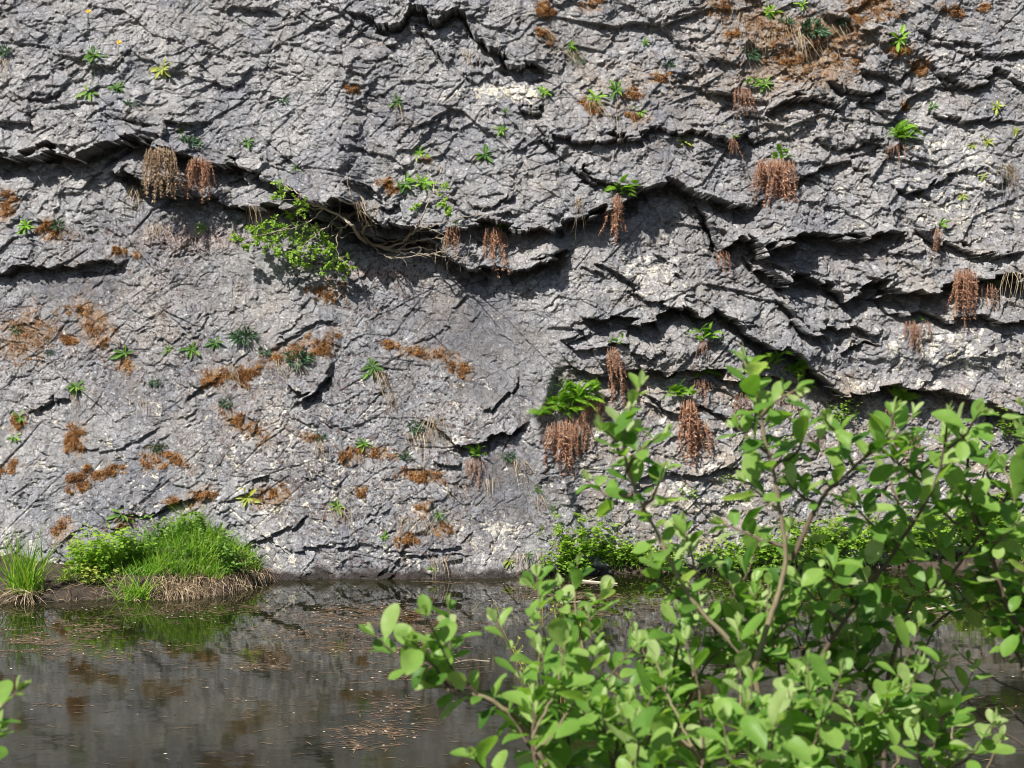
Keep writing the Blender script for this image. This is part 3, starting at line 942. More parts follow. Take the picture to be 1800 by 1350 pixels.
M_DEAD = leaf_mat('dead fern frond', [(0.0, (0.17, 0.082, 0.052)), (0.5, (0.40, 0.215, 0.135)), (1.0, (0.62, 0.41, 0.27))], 0.25, 0.85, (1, 0.9, 0.8))
M_STRAW = leaf_mat('dry straw', [(0.0, (0.13, 0.085, 0.05)), (0.5, (0.32, 0.235, 0.145)), (1.0, (0.55, 0.46, 0.31))], 0.12, 0.8, (1, 0.95, 0.8))
M_MOSS = leaf_mat('rusty moss', [(0.0, (0.18, 0.085, 0.030)), (0.5, (0.46, 0.24, 0.085)), (1.0, (0.66, 0.43, 0.20))], 0.38, 0.9, (1, 0.9, 0.7))
M_GRASS = leaf_mat('fresh grass', [(0.0, (0.075, 0.18, 0.018)), (0.5, (0.19, 0.39, 0.034)), (1.0, (0.43, 0.55, 0.10))], 0.45, 0.5)
M_SHRUB = leaf_mat('ledge shrub leaf', [(0.0, (0.13, 0.25, 0.03)), (0.5, (0.27, 0.44, 0.06)), (1.0, (0.40, 0.55, 0.10))], 0.5, 0.5)


# ------------------------------------------------------------------ banks at the foot of the cliff
def bank(name, x0, x1, edge, top, seed):
    xs = np.arange(x0, x1, 0.03)
    ts = np.linspace(-0.25, 1.9, 66)
    X, T = np.meshgrid(xs, ts)
    Y = np.interp(X, *edge) + T + 0.10 * fbm(X * 3, T * 2, seed, 3)
    Z = top(X, T) * sstep(-0.02, 0.30, T) + 0.05 * sstep(0, 0.05, T) - 0.10 * sstep(0.02, -0.2, T)
    Z = Z + (0.10 * fbm(X * 2.5, Y * 2.5, seed + 5, 5, 0.6)) * sstep(-0.05, 0.3, T) + 0.02 * fbm(X * 15, Y * 15, seed + 9, 3)
    ny, nx = X.shape
    idx = np.arange(ny * nx).reshape(ny, nx)
    F = np.stack([idx[:-1, :-1], idx[:-1, 1:], idx[1:, 1:], idx[1:, :-1]], -1).reshape(-1, 4)
    o = struct(link(name, mesh_arrays(name, np.stack([X, Y, Z], -1).reshape(-1, 3), F, True), SOIL))

    def zat(x, y):
        x, y = np.atleast_1d(x).astype(float), np.atleast_1d(y).astype(float)
        t = y - np.interp(x, *edge)
        i = np.clip(np.round((x - xs[0]) / 0.03).astype(int), 0, nx - 1)
        j = np.clip(np.round((t - ts[0]) / (ts[1] - ts[0])).astype(int), 0, ny - 1)
        return Z[j, i]
    return o, zat


EDGE_L = ([-6.5, -4.1, -3.6, -3.2, -2.7, -2.4, -2.2, -2.05, -1.9], [12.8, 12.72, 12.75, 12.85, 12.85, 13.05, 13.45, 13.9, 14.3])
EDGE_R = ([0.5, 0.75, 1.0, 1.7, 2.6, 3.5, 5.0, 7.5], [14.3, 14.1, 14.15, 14.35, 14.4, 14.4, 14.3, 14.2])
bank_l, zl_at = bank('mud_bank', -6.5, -1.95, EDGE_L, lambda X, T: 0.07 + 0.20 * np.exp(-((X + 2.85) / 0.55) ** 2) * sstep(0.05, 0.6, T) + 0.06 * sstep(0.3, 1.2, T), 801)
bank_r, zr_at = bank('mud_bank', 0.6, 7.4, EDGE_R, lambda X, T: 0.02 + 0.30 * sstep(0.1, 0.9, T) * sstep(0.7, 1.3, X), 831)


def scatter_bank(n, x0, x1, edge, t0, t1, zat):
    x = RS.uniform(x0, x1, n)
    y = np.interp(x, *edge) + RS.uniform(t0, t1, n)
    y = np.minimum(y, surf_y(x, np.full(n, 0.25)) + 0.02)
    return np.stack([x, y, zat(x, y)], -1)


# fresh grass on the left mound, dry fringe hanging to the water
a = Acc()
n = 5200
P = scatter_bank(n, -3.75, -2.15, EDGE_L, 0.22, 1.1, zl_at)
dm = np.exp(-((P[:, 0] + 2.85) / 0.55) ** 2)
keep = RS.rand(n) < 0.25 + 0.9 * dm
P, dm = P[keep], dm[keep]
n = len(P)
cl = fbm(P[:, 0] * 5, P[:, 1] * 5, 77, 2)
D = unit(np.stack([RS.normal(0, 0.42, n), RS.normal(-0.15, 0.40, n), np.ones(n)], -1))
blades(a, P, D, (0.08 + 0.13 * dm) * (1 + 1.1 * cl) * RS.uniform(0.5, 1.5, n), RS.uniform(0.006, 0.011, n), RS.uniform(0.1, 0.6, n), 0.5 + 0.7 * cl + RS.uniform(-0.3, 0.3, n))
n = 6500
P = scatter_bank(n, 0.75, 5.2, EDGE_R, 0.02, 1.0, zr_at)
keep = fbm(P[:, 0] * 1.6, P[:, 1] * 2, 79, 2) > -0.12
P = P[keep]
n = len(P)
D = unit(np.stack([RS.normal(0, 0.35, n), RS.normal(-0.2, 0.35, n), np.ones(n)], -1))
blades(a, P, D, RS.uniform(0.08, 0.28, n), RS.uniform(0.006, 0.011, n), RS.uniform(0.2, 0.8, n), RS.uniform(0.35, 1.0, n))
g = struct(a.build('grass', M_GRASS), 'stuff')
a = Acc()
n = 900
P = scatter_bank(n, -3.05, -2.12, EDGE_L, -0.02, 0.30, zl_at)
D = unit(np.stack([RS.normal(0.1, 0.4, n), RS.normal(-0.7, 0.3, n), RS.uniform(-0.2, 0.5, n)], -1))
blades(a, P, D, RS.uniform(0.10, 0.24, n), RS.uniform(0.004, 0.008, n), RS.uniform(0.6, 1.3, n), RS.uniform(0.1, 0.9, n), kink=0.08)
n = 400
P = scatter_bank(n, 0.9, 5.0, EDGE_R, 0.0, 0.5, zr_at)
D = unit(np.stack([RS.normal(0.1, 0.5, n), RS.normal(-0.4, 0.3, n), RS.uniform(0, 0.8, n)], -1))
blades(a, P, D, RS.uniform(0.08, 0.2, n), RS.uniform(0.004, 0.007, n), RS.uniform(0.4, 1.2, n), RS.uniform(0.1, 0.9, n), kink=0.08)
n = 500
P = scatter_bank(n, -3.7, -2.15, EDGE_L, 0.05, 0.9, zl_at)
D = unit(np.stack([RS.normal(0.1, 0.6, n), RS.normal(-0.3, 0.5, n), RS.uniform(0.1, 1.0, n)], -1))
blades(a, P, D, RS.uniform(0.10, 0.28, n), RS.uniform(0.003, 0.006, n), RS.uniform(0.3, 1.2, n), RS.uniform(0.0, 0.9, n), kink=0.1)
n = 700
P = scatter_bank(n, -6.0, -1.95, EDGE_L, -0.05, 0.25, zl_at)
D = unit(np.stack([RS.normal(0.1, 0.9, n), RS.normal(-0.5, 0.5, n), RS.uniform(-0.1, 0.5, n)], -1))
blades(a, P, D, RS.uniform(0.05, 0.2, n), RS.uniform(0.003, 0.007, n), RS.uniform(0.3, 1.2, n), RS.uniform(0.0, 0.6, n), kink=0.1)
g2 = struct(a.build('dry_grass', M_STRAW), 'stuff')


def sedge(px, py, Y, n, L, spread, label, lean=(0, 0)):
    p = np.array(at(px, py, Y))
    p[2] = float((zl_at if p[0] < 0 else zr_at)(p[0], p[1])[0])
    a, b = Acc(), Acc()
    P = p + np.stack([RS.normal(0, 0.06, n), RS.normal(0, 0.05, n), RS.uniform(-0.02, 0.02, n)], -1)
    D = unit(np.stack([RS.normal(lean[0], spread, n), RS.normal(-0.15 + lean[1], spread, n), np.ones(n)], -1))
    blades(a, P, D, L * RS.uniform(0.55, 1.1, n), RS.uniform(0.008, 0.014, n), RS.uniform(0.1, 0.7, n) * spread * 2, RS.uniform(0.1, 1.0, n), seg=6)
    m = n // 2
    P = p + np.stack([RS.normal(0, 0.07, m), RS.normal(-0.02, 0.05, m), RS.uniform(-0.02, 0.02, m)], -1)
    D = unit(np.stack([RS.normal(0, 0.8, m), RS.normal(-0.4, 0.5, m), RS.uniform(0.1, 0.8, m)], -1))
    blades(b, P, D, L * RS.uniform(0.3, 0.6, m), RS.uniform(0.006, 0.011, m), RS.uniform(0.6, 1.2, m), RS.uniform(0.2, 1, m), seg=5)
    r = tag(link('sedge_clump', None, loc=p), label, 'sedge')
    a.build('green_blades', M_GRASS, r, None).location = (0, 0, 0)
    b.build('dry_blades', M_STRAW, r)
    for c in r.children:
        c.data.transform(Matrix.Translation(-Vector(p)))
    return r


sedge(45, 1052, 12.78, 150, 0.66, 0.30, 'tall sedge clump with long upright blades at the left edge of the pond')
sedge(240, 1050, 12.84, 120, 0.42, 0.60, 'low spreading sedge clump at the water in front of the grassy mound')
sedge(1210, 965, 14.6, 110, 0.50, 0.22, 'upright pale green grass tussock on the far bank under the brown fern strands')
sedge(1570, 985, 14.6, 80, 0.40, 0.25, 'thin reedy tussock on the far bank seen behind the willow')


def herb(name, label, spots, mat, leaf=0.035, per=26, flower=0, group=None, wall=False):
    if len(spots) > 1:
        for sp_ in spots:
            herb(name, label, [sp_], mat, leaf, per, flower, label, wall)
        return
    """a leafy patch: stems with small leaves round them; spots are (px, py, Y, radius, height)"""
    p0 = np.array(at(*spots[0][:3]))
    stems, lv, fl = Acc(), Acc(), Acc()
    for px, py, Y, rad, hgt in spots:
        p = np.array(at(px, py, Y))
        if not wall:
            p[1] = min(Y, float(surf_y(p[0], 0.2)[0]) - 0.02)
            p[2] = max(0.0, float((zl_at if p[0] < 0 else zr_at)(p[0], p[1])[0])) if (p[0] < -2 or p[0] > 0.65) else 0.0
        else:
            p[1] = float(surf_y(p[0], p[2])[0]) - 0.03
        ns = max(4, int(62 * rad * rad * 30 * hgt ** 0.8 + 5))
        for _ in range(ns):
            b = p + np.array([RS.normal(0, rad * 0.55), RS.normal(0, rad * 0.4), 0])
            hh = hgt * RS.uniform(0.5, 1.05)
            tip = b + np.array([RS.normal(0, 0.25) * hh, RS.normal(-0.15, 0.2) * hh, hh])
            path = smooth_path([b, (b + tip) / 2 + RS.normal(0, 0.015, 3), tip], 5)
            tube(stems, path, 0.0025, 0.0012, 3, 0.4)
            k = max(5, int(per * hh / 0.3))
            t = RS.uniform(0.2, 1, k)
            Q = path[np.clip((t * 4).round().astype(int), 0, 4)] + RS.normal(0, 0.012, (k, 3))
            an = RS.uniform(0, 6.28, k)
            Dv = unit(np.stack([np.cos(an), np.sin(an), RS.uniform(-0.3, 0.6, k)], -1))
            X = unit(np.cross(Dv, UP + RS.normal(0, 0.3, (k, 3))))
            inst(lv, *ROUND_LEAF, X, Dv, np.cross(X, Dv), Q, leaf * RS.uniform(0.6, 1.25, k), np.clip(0.25 + 0.5 * t + RS.uniform(-0.25, 0.25, k), 0, 1))
            if flower and RS.rand() < flower:
                inst(fl, *ROUND_LEAF, *[np.tile(v, (5, 1)) for v in np.eye(3)], tip + RS.normal(0, 0.012, (5, 3)), 0.016, 0.9)
    r = tag(link(name, None, loc=p0), label, 'plant', group)
    for ac, nm, mt in ((stems, 'stems', M_HERB), (lv, 'leaves', mat), (fl, 'flowers', None)):
        if ac.v:
            o = ac.build(nm, mt or M_WHITE, r)
            o.data.transform(Matrix.Translation(-Vector(p0)))
    return r


M_WHITE, _n, _l, _b = new_mat('white petals')
_b.inputs['Base Color'].default_value = (0.72, 0.70, 0.64, 1)
_b.inputs['Roughness'].default_value = 0.7

herb('leafy_herb', 'bright rounded clump of leafy herbs at the left end of the grassy mound', [(160, 1005, 13.15, 0.20, 0.34), (205, 985, 13.3, 0.2, 0.34)], M_SHRUB, 0.042)
herb('yellow_green_herb', 'yellow green leafy sprigs low on the left side of the grassy mound', [(170, 1010, 12.98, 0.13, 0.17), (138, 1000, 13.0, 0.09, 0.15)], M_YEL, 0.042, 18)
herb('leafy_herb', 'leafy herbs growing among the grass on the grassy mound', [(415, 985, 13.40, 0.16, 0.22), (380, 965, 13.5, 0.16, 0.27), (250, 985, 13.35, 0.14, 0.2), (330, 985, 13.3, 0.12, 0.14)], M_HERB, 0.036)
herb('leafy_herb', 'leafy herbs along the crest of the grassy mound against the rock', [(300, 945, 13.7, 0.24, 0.22), (345, 940, 13.75, 0.18, 0.24)], M_HERB, 0.036)
herb('leafy_herb', 'bright leafy herbs at the foot of the smooth slab near the fallen stick', [(1018, 985, 14.05, 0.13, 0.56), (985, 980, 14.0, 0.11, 0.34), (1050, 990, 14.2, 0.13, 0.42), (1090, 990, 14.3, 0.15, 0.24)], M_SHRUB, 0.045, 20)
herb('leafy_herb', 'low green herbs on the far bank left of the pale grass tussock', [(1135, 975, 14.5, 0.22, 0.22), (1165, 960, 14.6, 0.16, 0.2)], M_SHRUB, 0.038)
herb('leafy_herb', 'low leafy herbs on the far bank right of the pale grass tussock', [(1270, 970, 14.6, 0.24, 0.3), (1330, 960, 14.7, 0.25, 0.36)], M_SHRUB, 0.040)
herb('leafy_herb', 'leafy herbs at the cliff foot behind the middle of the willow', [(1420, 950, 14.8, 0.28, 0.4), (1500, 950, 14.8, 0.25, 0.42)], M_SHRUB, 0.040)
herb('leafy_herb', 'leafy herbs at the cliff foot behind the right side of the willow', [(1620, 950, 14.8, 0.3, 0.42), (1730, 950, 14.8, 0.3, 0.5)], M_SHRUB, 0.040)
herb('white_flowered_herb', 'low creeping herb with white flowers on the slab edge by the water', [(968, 945, 13.85, 0.12, 0.10)], M_SHRUB, 0.03, 20, 0.5, None, True)
herb('leafy_herb', 'pale green leafy herb hanging on the wall below the long right overhang', [(1490, 745, 14.6, 0.12, 0.20)], M_SHRUB, 0.036, 24, 0, None, True)
herb('leafy_herb', 'leafy herb high on the wall at the right edge behind willow tips', [(1785, 770, 14.8, 0.12, 0.3)], M_SHRUB, 0.036, 24, 0, None, True)
herb('leafy_herb', 'scattered small leafy sprigs on the crumbly wall behind the willow', [(1280, 850, 14.6, 0.07, 0.12), (1215, 870, 14.6, 0.06, 0.1), (1385, 790, 14.6, 0.08, 0.14)], M_SHRUB, 0.03, 20, 0, None, True)


# ------------------------------------------------------------------ small plants on the cliff
def rosette(px, py, rad, kind, label):
    p, nrm = hit_n(px, py)
    p, nrm = np.array(p), np.array(nrm)
    nrm = unit(nrm + np.array([0, 0, 0.45]))
    r = rad * p[1] / FPX
    a = Acc()
    t1 = unit(np.cross(nrm, [0.2, 0.1, 1]))
    t2 = np.cross(nrm, t1)
    mat = {'bright': M_FERN, 'green': M_HERB, 'dark': M_HERB, 'yellow': M_YEL, 'blue': M_BLUE, 'spiky': M_HERB}[kind]
    base = {'bright': 0.55, 'green': 0.6, 'dark': 0.32, 'yellow': 0.55, 'blue': 0.45, 'spiky': 0.4}[kind]
    if kind == 'blue':                                   # small cushions of many short leaves
        m = int(60 + 3 * rad)
        an, q = RS.uniform(0, 6.28, m), np.sqrt(RS.uniform(0, 1, m))
        Q = p + nrm * 0.005 + (np.cos(an) * q)[:, None] * t1 * r * 0.75 + (np.sin(an) * q)[:, None] * t2 * r * 0.6
        D = unit(nrm * 0.9 + np.cos(an)[:, None] * t1 * (q * 1.0)[:, None] + np.sin(an)[:, None] * t2 * (q * 1.0)[:, None] + RS.normal(0, 0.35, (m, 3)))
        blades(a, Q, D, r * RS.uniform(0.35, 0.75, m), r * 0.14, RS.uniform(0, 0.5, m), base + RS.uniform(-0.35, 0.4, m), seg=3)
    else:
        m = {'bright': 12, 'green': 13, 'dark': 14, 'yellow': 13, 'spiky': 22}[kind]
        an = np.arange(m) * 2.399 + RS.uniform(0, 6)
        el = np.linspace(0.15, 0.95, m) + RS.uniform(-0.15, 0.15, m)
        D = unit(np.cos(an)[:, None] * t1 * np.cos(el)[:, None] + np.sin(an)[:, None] * t2 * np.cos(el)[:, None] + nrm * np.sin(el)[:, None] + np.array([0, 0, -0.12]))
        ln = r * RS.uniform(0.5, 1.35, m) * (1.15 - 0.35 * np.linspace(0, 1, m))
        if kind == 'spiky':
            blades(a, np.tile(p, (m, 1)), D, ln, r * 0.11, 0.3, base + RS.uniform(-0.3, 0.4, m), seg=4)
        else:
            X = unit(np.cross(D, nrm + RS.normal(0, 0.15, (m, 3))))
            inst(a, *ROSETTE_LEAF, X, D, np.cross(X, D), np.tile(p, (m, 1)), ln, np.clip(base + RS.uniform(-0.28, 0.3, m), 0, 1))
        if RS.rand() < 0.45:
            D = unit(RS.normal(0, 0.5, (9, 3)) + nrm * 0.5 + np.array([0, 0, 0.3]))
            blades(a, p + RS.normal(0, 0.3 * r, (9, 3)) * np.array([1, 0.2, 1]), D, r * RS.uniform(0.6, 1.5, 9), r * 0.06, 0.5, base + 0.2, seg=4)
        k = 5                                            # withered leaves under the fresh ones
        D = unit(RS.normal(0, 0.5, (k, 3)) + np.array([0, -0.4, -0.9]))
        blades(a, np.tile(p, (k, 1)), D, r * 0.8, r * 0.08, 0.3, 0.95 if kind == 'yellow' else 0.05, seg=3)
    o = a.build({'blue': 'herb_cushion', 'spiky': 'grass_tuft'}.get(kind, 'rosette_plant'), mat, None, p)
    return tag(o, label, 'plant')


ROSETTES = [
    (165, 98, 23, 'dark', 'dark green rosette high on the left rock below the yellow flowers'),
    (288, 120, 22, 'yellow', 'yellow green rosette with a fading lower leaf on the upper left rock'),
    (157, 162, 18, 'green', 'mid green rosette, left one of two close together on the upper left rock'),
    (207, 155, 16, 'dark', 'dark rosette, right one of two close together on the upper left rock'),
    (230, 183, 13, 'blue', 'small blue green cushion just right of and below the rosette pair'),
    (320, 228, 13, 'green', 'small green rosette above the tan hanging fern skirt'),
    (335, 250, 20, 'blue', 'wispy blue green cushion on the lip above the two dead fern skirts'),
    (10, 90, 15, 'blue', 'blue green cushion cut by the left edge near the top'),
    (425, 38, 10, 'blue', 'tiny blue green cushion alone near the top left centre'),
    (498, 177, 11, 'blue', 'tiny cushion alone on the flat upper rock left of centre'),
    (434, 250, 12, 'dark', 'small dark rosette on the rock right of the dead fern skirts'),
    (520, 295, 17, 'spiky', 'spiky dark grass tuft above the leafy end of the ledge shrub'),
    (697, 178, 14, 'dark', 'small dark rosette in the upper middle with trailing dry stalks'),
    (738, 270, 15, 'bright', 'bright small rosette with rusty moss under it above the bare shrub branches'),
    (852, 272, 19, 'dark', 'dark rosette with a tall thin flower stalk in the upper middle'),
    (880, 228, 12, 'green', 'small flat green rosette above the one with a tall stalk'),
    (888, 192, 11, 'spiky', 'small spiky tuft below the white scar in the rock'),
    (955, 163, 18, 'bright', 'bright rosette at the right end of the white scar in the rock'),
    (1047, 172, 18, 'bright', 'bright elongated rosette, left of the pair by the rusty moss'),
    (1083, 158, 18, 'dark', 'dark rosette, right of the pair by the rusty moss'),
    (1125, 196, 15, 'bright', 'bright open rosette over rusty moss below the pair'),
    (1004, 80, 11, 'bright', 'tiny bright rosette at the top of the long straw strands'),
    (1012, 102, 18, 'blue', 'blue green cushion beside the straw strands at the top'),
    (1133, 75, 12, 'green', 'small green rosette on bare grey rock near the top right of centre'),
    (1177, 112, 16, 'blue', 'blue green tuft left of the big rusty moss bank'),
    (1200, 250, 19, 'yellow', 'lime coloured rosette with upright leaves above the long overhang'),
    (1352, 22, 20, 'bright', 'bright leafy rosette at the top of the rusty moss bank'),
    (1410, 8, 13, 'bright', 'bright rosette cut by the top edge over the rusty moss bank'),
    (1430, 52, 27, 'blue', 'largest blue green cushion in the rusty moss bank'),
    (1382, 38, 15, 'blue', 'smaller blue green cushion left of the largest one in the moss bank'),
    (1477, 33, 16, 'blue', 'blue green cushion right of the largest one in the moss bank'),
    (1318, 92, 20, 'blue', 'pale blue green cushion on the left flank of the rusty moss bank'),
    (1580, 70, 22, 'bright', 'broad bright rosette right of the rusty moss bank'),
    (1640, 188, 11, 'dark', 'small dark mossy tuft on a little ledge at the upper right'),
    (1752, 188, 14, 'yellow', 'yellow green tuft in a crack at the upper right'),
    (1735, 250, 14, 'yellow', 'yellow green spreading tuft, right of two on the right rock'),
    (1708, 254, 11, 'yellow', 'small yellow green tuft, left of two on the right rock'),
    (1785, 230, 10, 'yellow', 'tiny yellow green tuft at the right edge'),
    (1729, 311, 11, 'yellow', 'small yellow green tuft under a shaded corner at the right'),
    (1693, 346, 12, 'yellow', 'lone yellow green tuft on ochre rock at the right'),
    (45, 397, 15, 'bright', 'bright rosette between rusty moss patches at the left edge'),
    (102, 396, 14, 'blue', 'blue green cushion growing out of a rusty moss patch at the left'),
    (357, 400, 15, 'green', 'flat green rosette on reddish dust below the left overhang'),
    (430, 590, 26, 'blue', 'large tufted blue green herb in the middle of the left slab'),
    (380, 603, 18, 'dark', 'dark rosette just left of the large tufted herb on the slab'),
    (337, 613, 18, 'dark', 'dark rosette, second left of the large tufted herb on the slab'),
    (297, 614, 11, 'green', 'small rosette, third left of the large tufted herb on the slab'),
    (465, 617, 13, 'blue', 'small blue green cushion right of the large tufted herb on the slab'),
    (525, 630, 26, 'blue', 'wide blue green cushion on the long rusty moss strip of the slab'),
    (220, 622, 22, 'dark', 'dark leafy rosette at the lower end of a diagonal rusty moss patch'),
    (88, 618, 12, 'blue', 'thin blue green tuft below the large left moss patch'),
    (28, 580, 12, 'blue', 'small blue green cushion inside the large left moss patch'),
    (273, 672, 12, 'blue', 'faint small cushion on the slab above the cream crust'),
    (133, 680, 17, 'green', 'green rosette beside a dark crack on the left slab'),
    (35, 735, 16, 'green', 'green rosette with brown moss under it near the left edge'),
    (25, 768, 12, 'green', 'small green tuft below another rosette near the left edge'),
    (280, 784, 17, 'blue', 'dense blue green cushion on top of a rusty moss clump'),
    (397, 708, 14, 'blue', 'blue green cushion above a diagonal moss patch in the slab centre'),
    (560, 767, 14, 'blue', 'dark blue green tuft with hanging straw right of the slab centre'),
    (655, 645, 22, 'dark', 'dark trailing leafy plant with straw hanging below it on the slab'),
    (728, 752, 16, 'blue', 'blue green tuft on a small ledge at the slab right side'),
    (640, 780, 14, 'green', 'green rosette above two small rusty moss cushions'),
    (712, 803, 13, 'blue', 'small cushion just right of the two small moss cushions'),
    (435, 875, 23, 'yellow', 'large pale yellow rosette low on the slab above the water'),
    (593, 890, 14, 'green', 'small leafy rosette low on the slab between cream streaks'),
    (770, 905, 19, 'spiky', 'grassy tuft with moss low on the slab above the water'),
    (675, 945, 14, 'green', 'small ragged rosette near the waterline of the slab'),
    (945, 860, 15, 'spiky', 'spiky green tuft on the smooth dark slab, upper of two'),
    (972, 890, 12, 'spiky', 'spiky green tuft on the smooth dark slab, lower of two'),
    (893, 803, 14, 'blue', 'small green cushion on the lip right of the little fern'),
    (215, 905, 20, 'green', 'leafy rosette in a crack above the left end of the grassy mound'),
    (135, 965, 17, 'yellow', 'pale rosette beside the leafy herbs left of the grassy mound'),
    (308, 890, 16, 'green', 'green rosette in rusty moss just above the grassy mound'),
    (895, 985, 14, 'yellow', 'yellowish small rosette at the waterline in the middle'),
    (762, 1000, 10, 'green', 'small green rosette with reddish base at the waterline'),
    (928, 975, 17, 'spiky', 'bright upright grass tuft at the waterline left of the fallen stick'),
]
for r in ROSETTES:
    rosette(*r)

# the broad hanging herb left of the bare branches
for px, py, rad, kind, lab in ((712, 325, 20, 'dark', 'dark drooping leafy plant above the bare shrub branches, left half'),
                               (742, 322, 22, 'bright', 'bright drooping leafy plant above the bare shrub branches, right half'),
                               (1735, 137, 22, 'green', 'long creeping green plant under a ledge at the upper right'),
                               (1345, 148, 18, 'green', 'leafy green rosette right of the small hanging fern at the upper right')):
    rosette(px, py, rad, kind, lab)


# ------------------------------------------------------------------ ferns: fresh fronds above, last year's fronds hanging below
def frond_mesh(seed, dead):
    rs = np.random.RandomState(seed)
    a = Acc()
    if not dead:
        k = 20
        t = np.linspace(0, 1, k)
        dr = (0.35, 0.75, 0.5, 0.95, 0.6)[seed % 5]
        path = np.stack([(0.22 * math.sin(seed * 2.1)) * t * t, t * (1 - 0.22 * dr * t), 0.30 * t - dr * t * t], -1)
        tube(a, path, 0.010, 0.003, 4, 0.35)
        Tg = unit(np.gradient(path, axis=0))
        for i in range(2, k):
            s = math.sin(math.pi * min(1, 0.20 + 0.80 * t[i]) ** 0.9) * 0.22 + 0.02
            for sd in (-1, 1):
                d = unit(np.array([sd, 0.45, 0.10]) + 0.4 * Tg[i] + rs.normal(0, 0.06, 3))
                x = unit(np.cross(d, [0, 0, 1]))
                inst(a, *PINNA, x[None], d[None], np.cross(x, d)[None], path[i][None], s * rs.uniform(0.85, 1.1), np.clip(0.35 + 0.5 * t[i] + rs.uniform(-0.2, 0.2), 0, 1))
    else:
        k = 16
        t = np.linspace(0, 1, k)
        path = np.stack([0.05 * np.sin(t * 5 + seed) * t, t, 0.05 * np.cos(t * 4 + seed) * t + 0.06 * np.sin(t * 3)], -1)
        tube(a, path, 0.010, 0.004, 4, 0.55)
        n = 95
        i = rs.randint(2, k, n)
        an = rs.uniform(0, 6.28, n)
        D = unit(np.stack([np.cos(an), rs.uniform(0.2, 1.4, n), np.sin(an)], -1))
        blades(a, path[i] + rs.normal(0, 0.006, (n, 3)), D, rs.uniform(0.035, 0.10, n) * (1.2 - 0.5 * t[i]), rs.uniform(0.014, 0.032, n), rs.uniform(-0.6, 0.2, n), rs.uniform(0.1, 0.95, n), seg=3, kink=0.12, rs=rs)
    V = np.concatenate(a.v)
    return mesh_arrays('dead_frond' if dead else 'frond', V, [np.concatenate(q) for q in (a.q, a.t) if q], True, {'tint': np.concatenate(a.c)})


PINNA = leaf_tpl([(0, 0.09), (0.15, 0.13), (0.30, 0.10), (0.45, 0.12), (0.60, 0.085), (0.8, 0.07), (1, 0.01)], 0.35, 0.25, 0.3)
FROND = [frond_mesh(s, False) for s in range(5)]
DEADF = [frond_mesh(s, True) for s in range(7)]
M_TAN = leaf_mat('dry tan fern frond', [(0.0, (0.15, 0.095, 0.06)), (0.5, (0.34, 0.24, 0.155)), (1.0, (0.52, 0.40, 0.27))], 0.12, 0.85, (1, 0.9, 0.8))
DEADT = [m.copy() for m in DEADF]
for m in FROND:
    m.materials.append(M_FERN)
for m in DEADF:
    m.materials.append(M_DEAD)
for m in DEADT:
    m.materials.append(M_TAN)


def basis(o, root, pos, d, upv, s):
    d = unit(d)
    x = unit(np.cross(d, upv))
    z = np.cross(x, d)
    o.parent = root
    o.matrix_local = Matrix(((x[0] * s, d[0] * s, z[0] * s, pos[0]), (x[1] * s, d[1] * s, z[1] * s, pos[1]), (x[2] * s, d[2] * s, z[2] * s, pos[2]), (0, 0, 0, 1)))


def fern(label, green=None, dead=None, tan=False):
    """green: list of (px, py, length px, count, lean x); dead: list of (px, py, width px, length px, count, lean x)"""
    f = (green or dead)[0]
    p0 = np.array(hit(f[0], f[1]))
    r = tag(link('fern' if green else 'withered_fern', None, loc=p0), label, 'fern')
    for px, py, ln, cnt, lean in green or ():
        p, nrm = hit_n(px, py, 0.1)
        s = ln * p[1] / FPX
        cnt = int(cnt * 2.0 + 1)
        for i in range(cnt):
            an = (i + 0.5) / cnt * 3.6 - 1.8 + RS.uniform(-0.25, 0.25)
            d = np.array([math.sin(an) * 0.9 + lean + RS.normal(0, 0.2), -0.6 + RS.uniform(-0.4, 0.2), math.cos(an) * 0.75 + 0.2 + RS.uniform(-0.3, 0.3)])
            o = link('frond', FROND[RS.randint(5)])
            p = Vector(p0 * 0 + np.array(hit(px, py))) - Vector((0, 0.04 + 0.10 * s, 0))
            basis(o, r, np.array(p) - p0 + RS.normal(0, 1, 3) * np.array([0.24, 0.06, 0.16]) * s, d, np.array([0, -0.45, 1.0]) + RS.normal(0, 0.35, 3), s * RS.uniform(0.55, 1.15))
    for px, py, w, ln, cnt, lean in dead or ():
        p = np.array(hit(px, py))
        s = ln * p[1] / FPX
        W = w * p[1] / FPX
        cnt = int(cnt * 1.45)
        for i in range(cnt):
            u = (i + 0.5) / cnt - 0.5 + RS.uniform(-0.06, 0.06)
            q = p + np.array([u * W, 0, 0])
            q[2] += 0.02 * math.cos(u * 3) + RS.uniform(-0.25, 0.05) * s * 0.3
            sl = s * RS.uniform(0.35, 1.2) * (1 - 0.5 * abs(u))
            low = min(float(surf_y(q[0], q[2] - k * sl)[0]) for k in (0, 0.35, 0.7))
            q[1] = min(q[1], low) - RS.uniform(0.01, 0.10)
            d = np.array([lean + u * 0.35 + RS.normal(0, 0.10), RS.normal(0.02, 0.08), -1])
            o = link('dead_frond', (DEADT if tan else DEADF)[RS.randint(7)])
            basis(o, r, q - p0, d, np.array([RS.normal(0, 0.3), -1, 0]), sl)
    return r


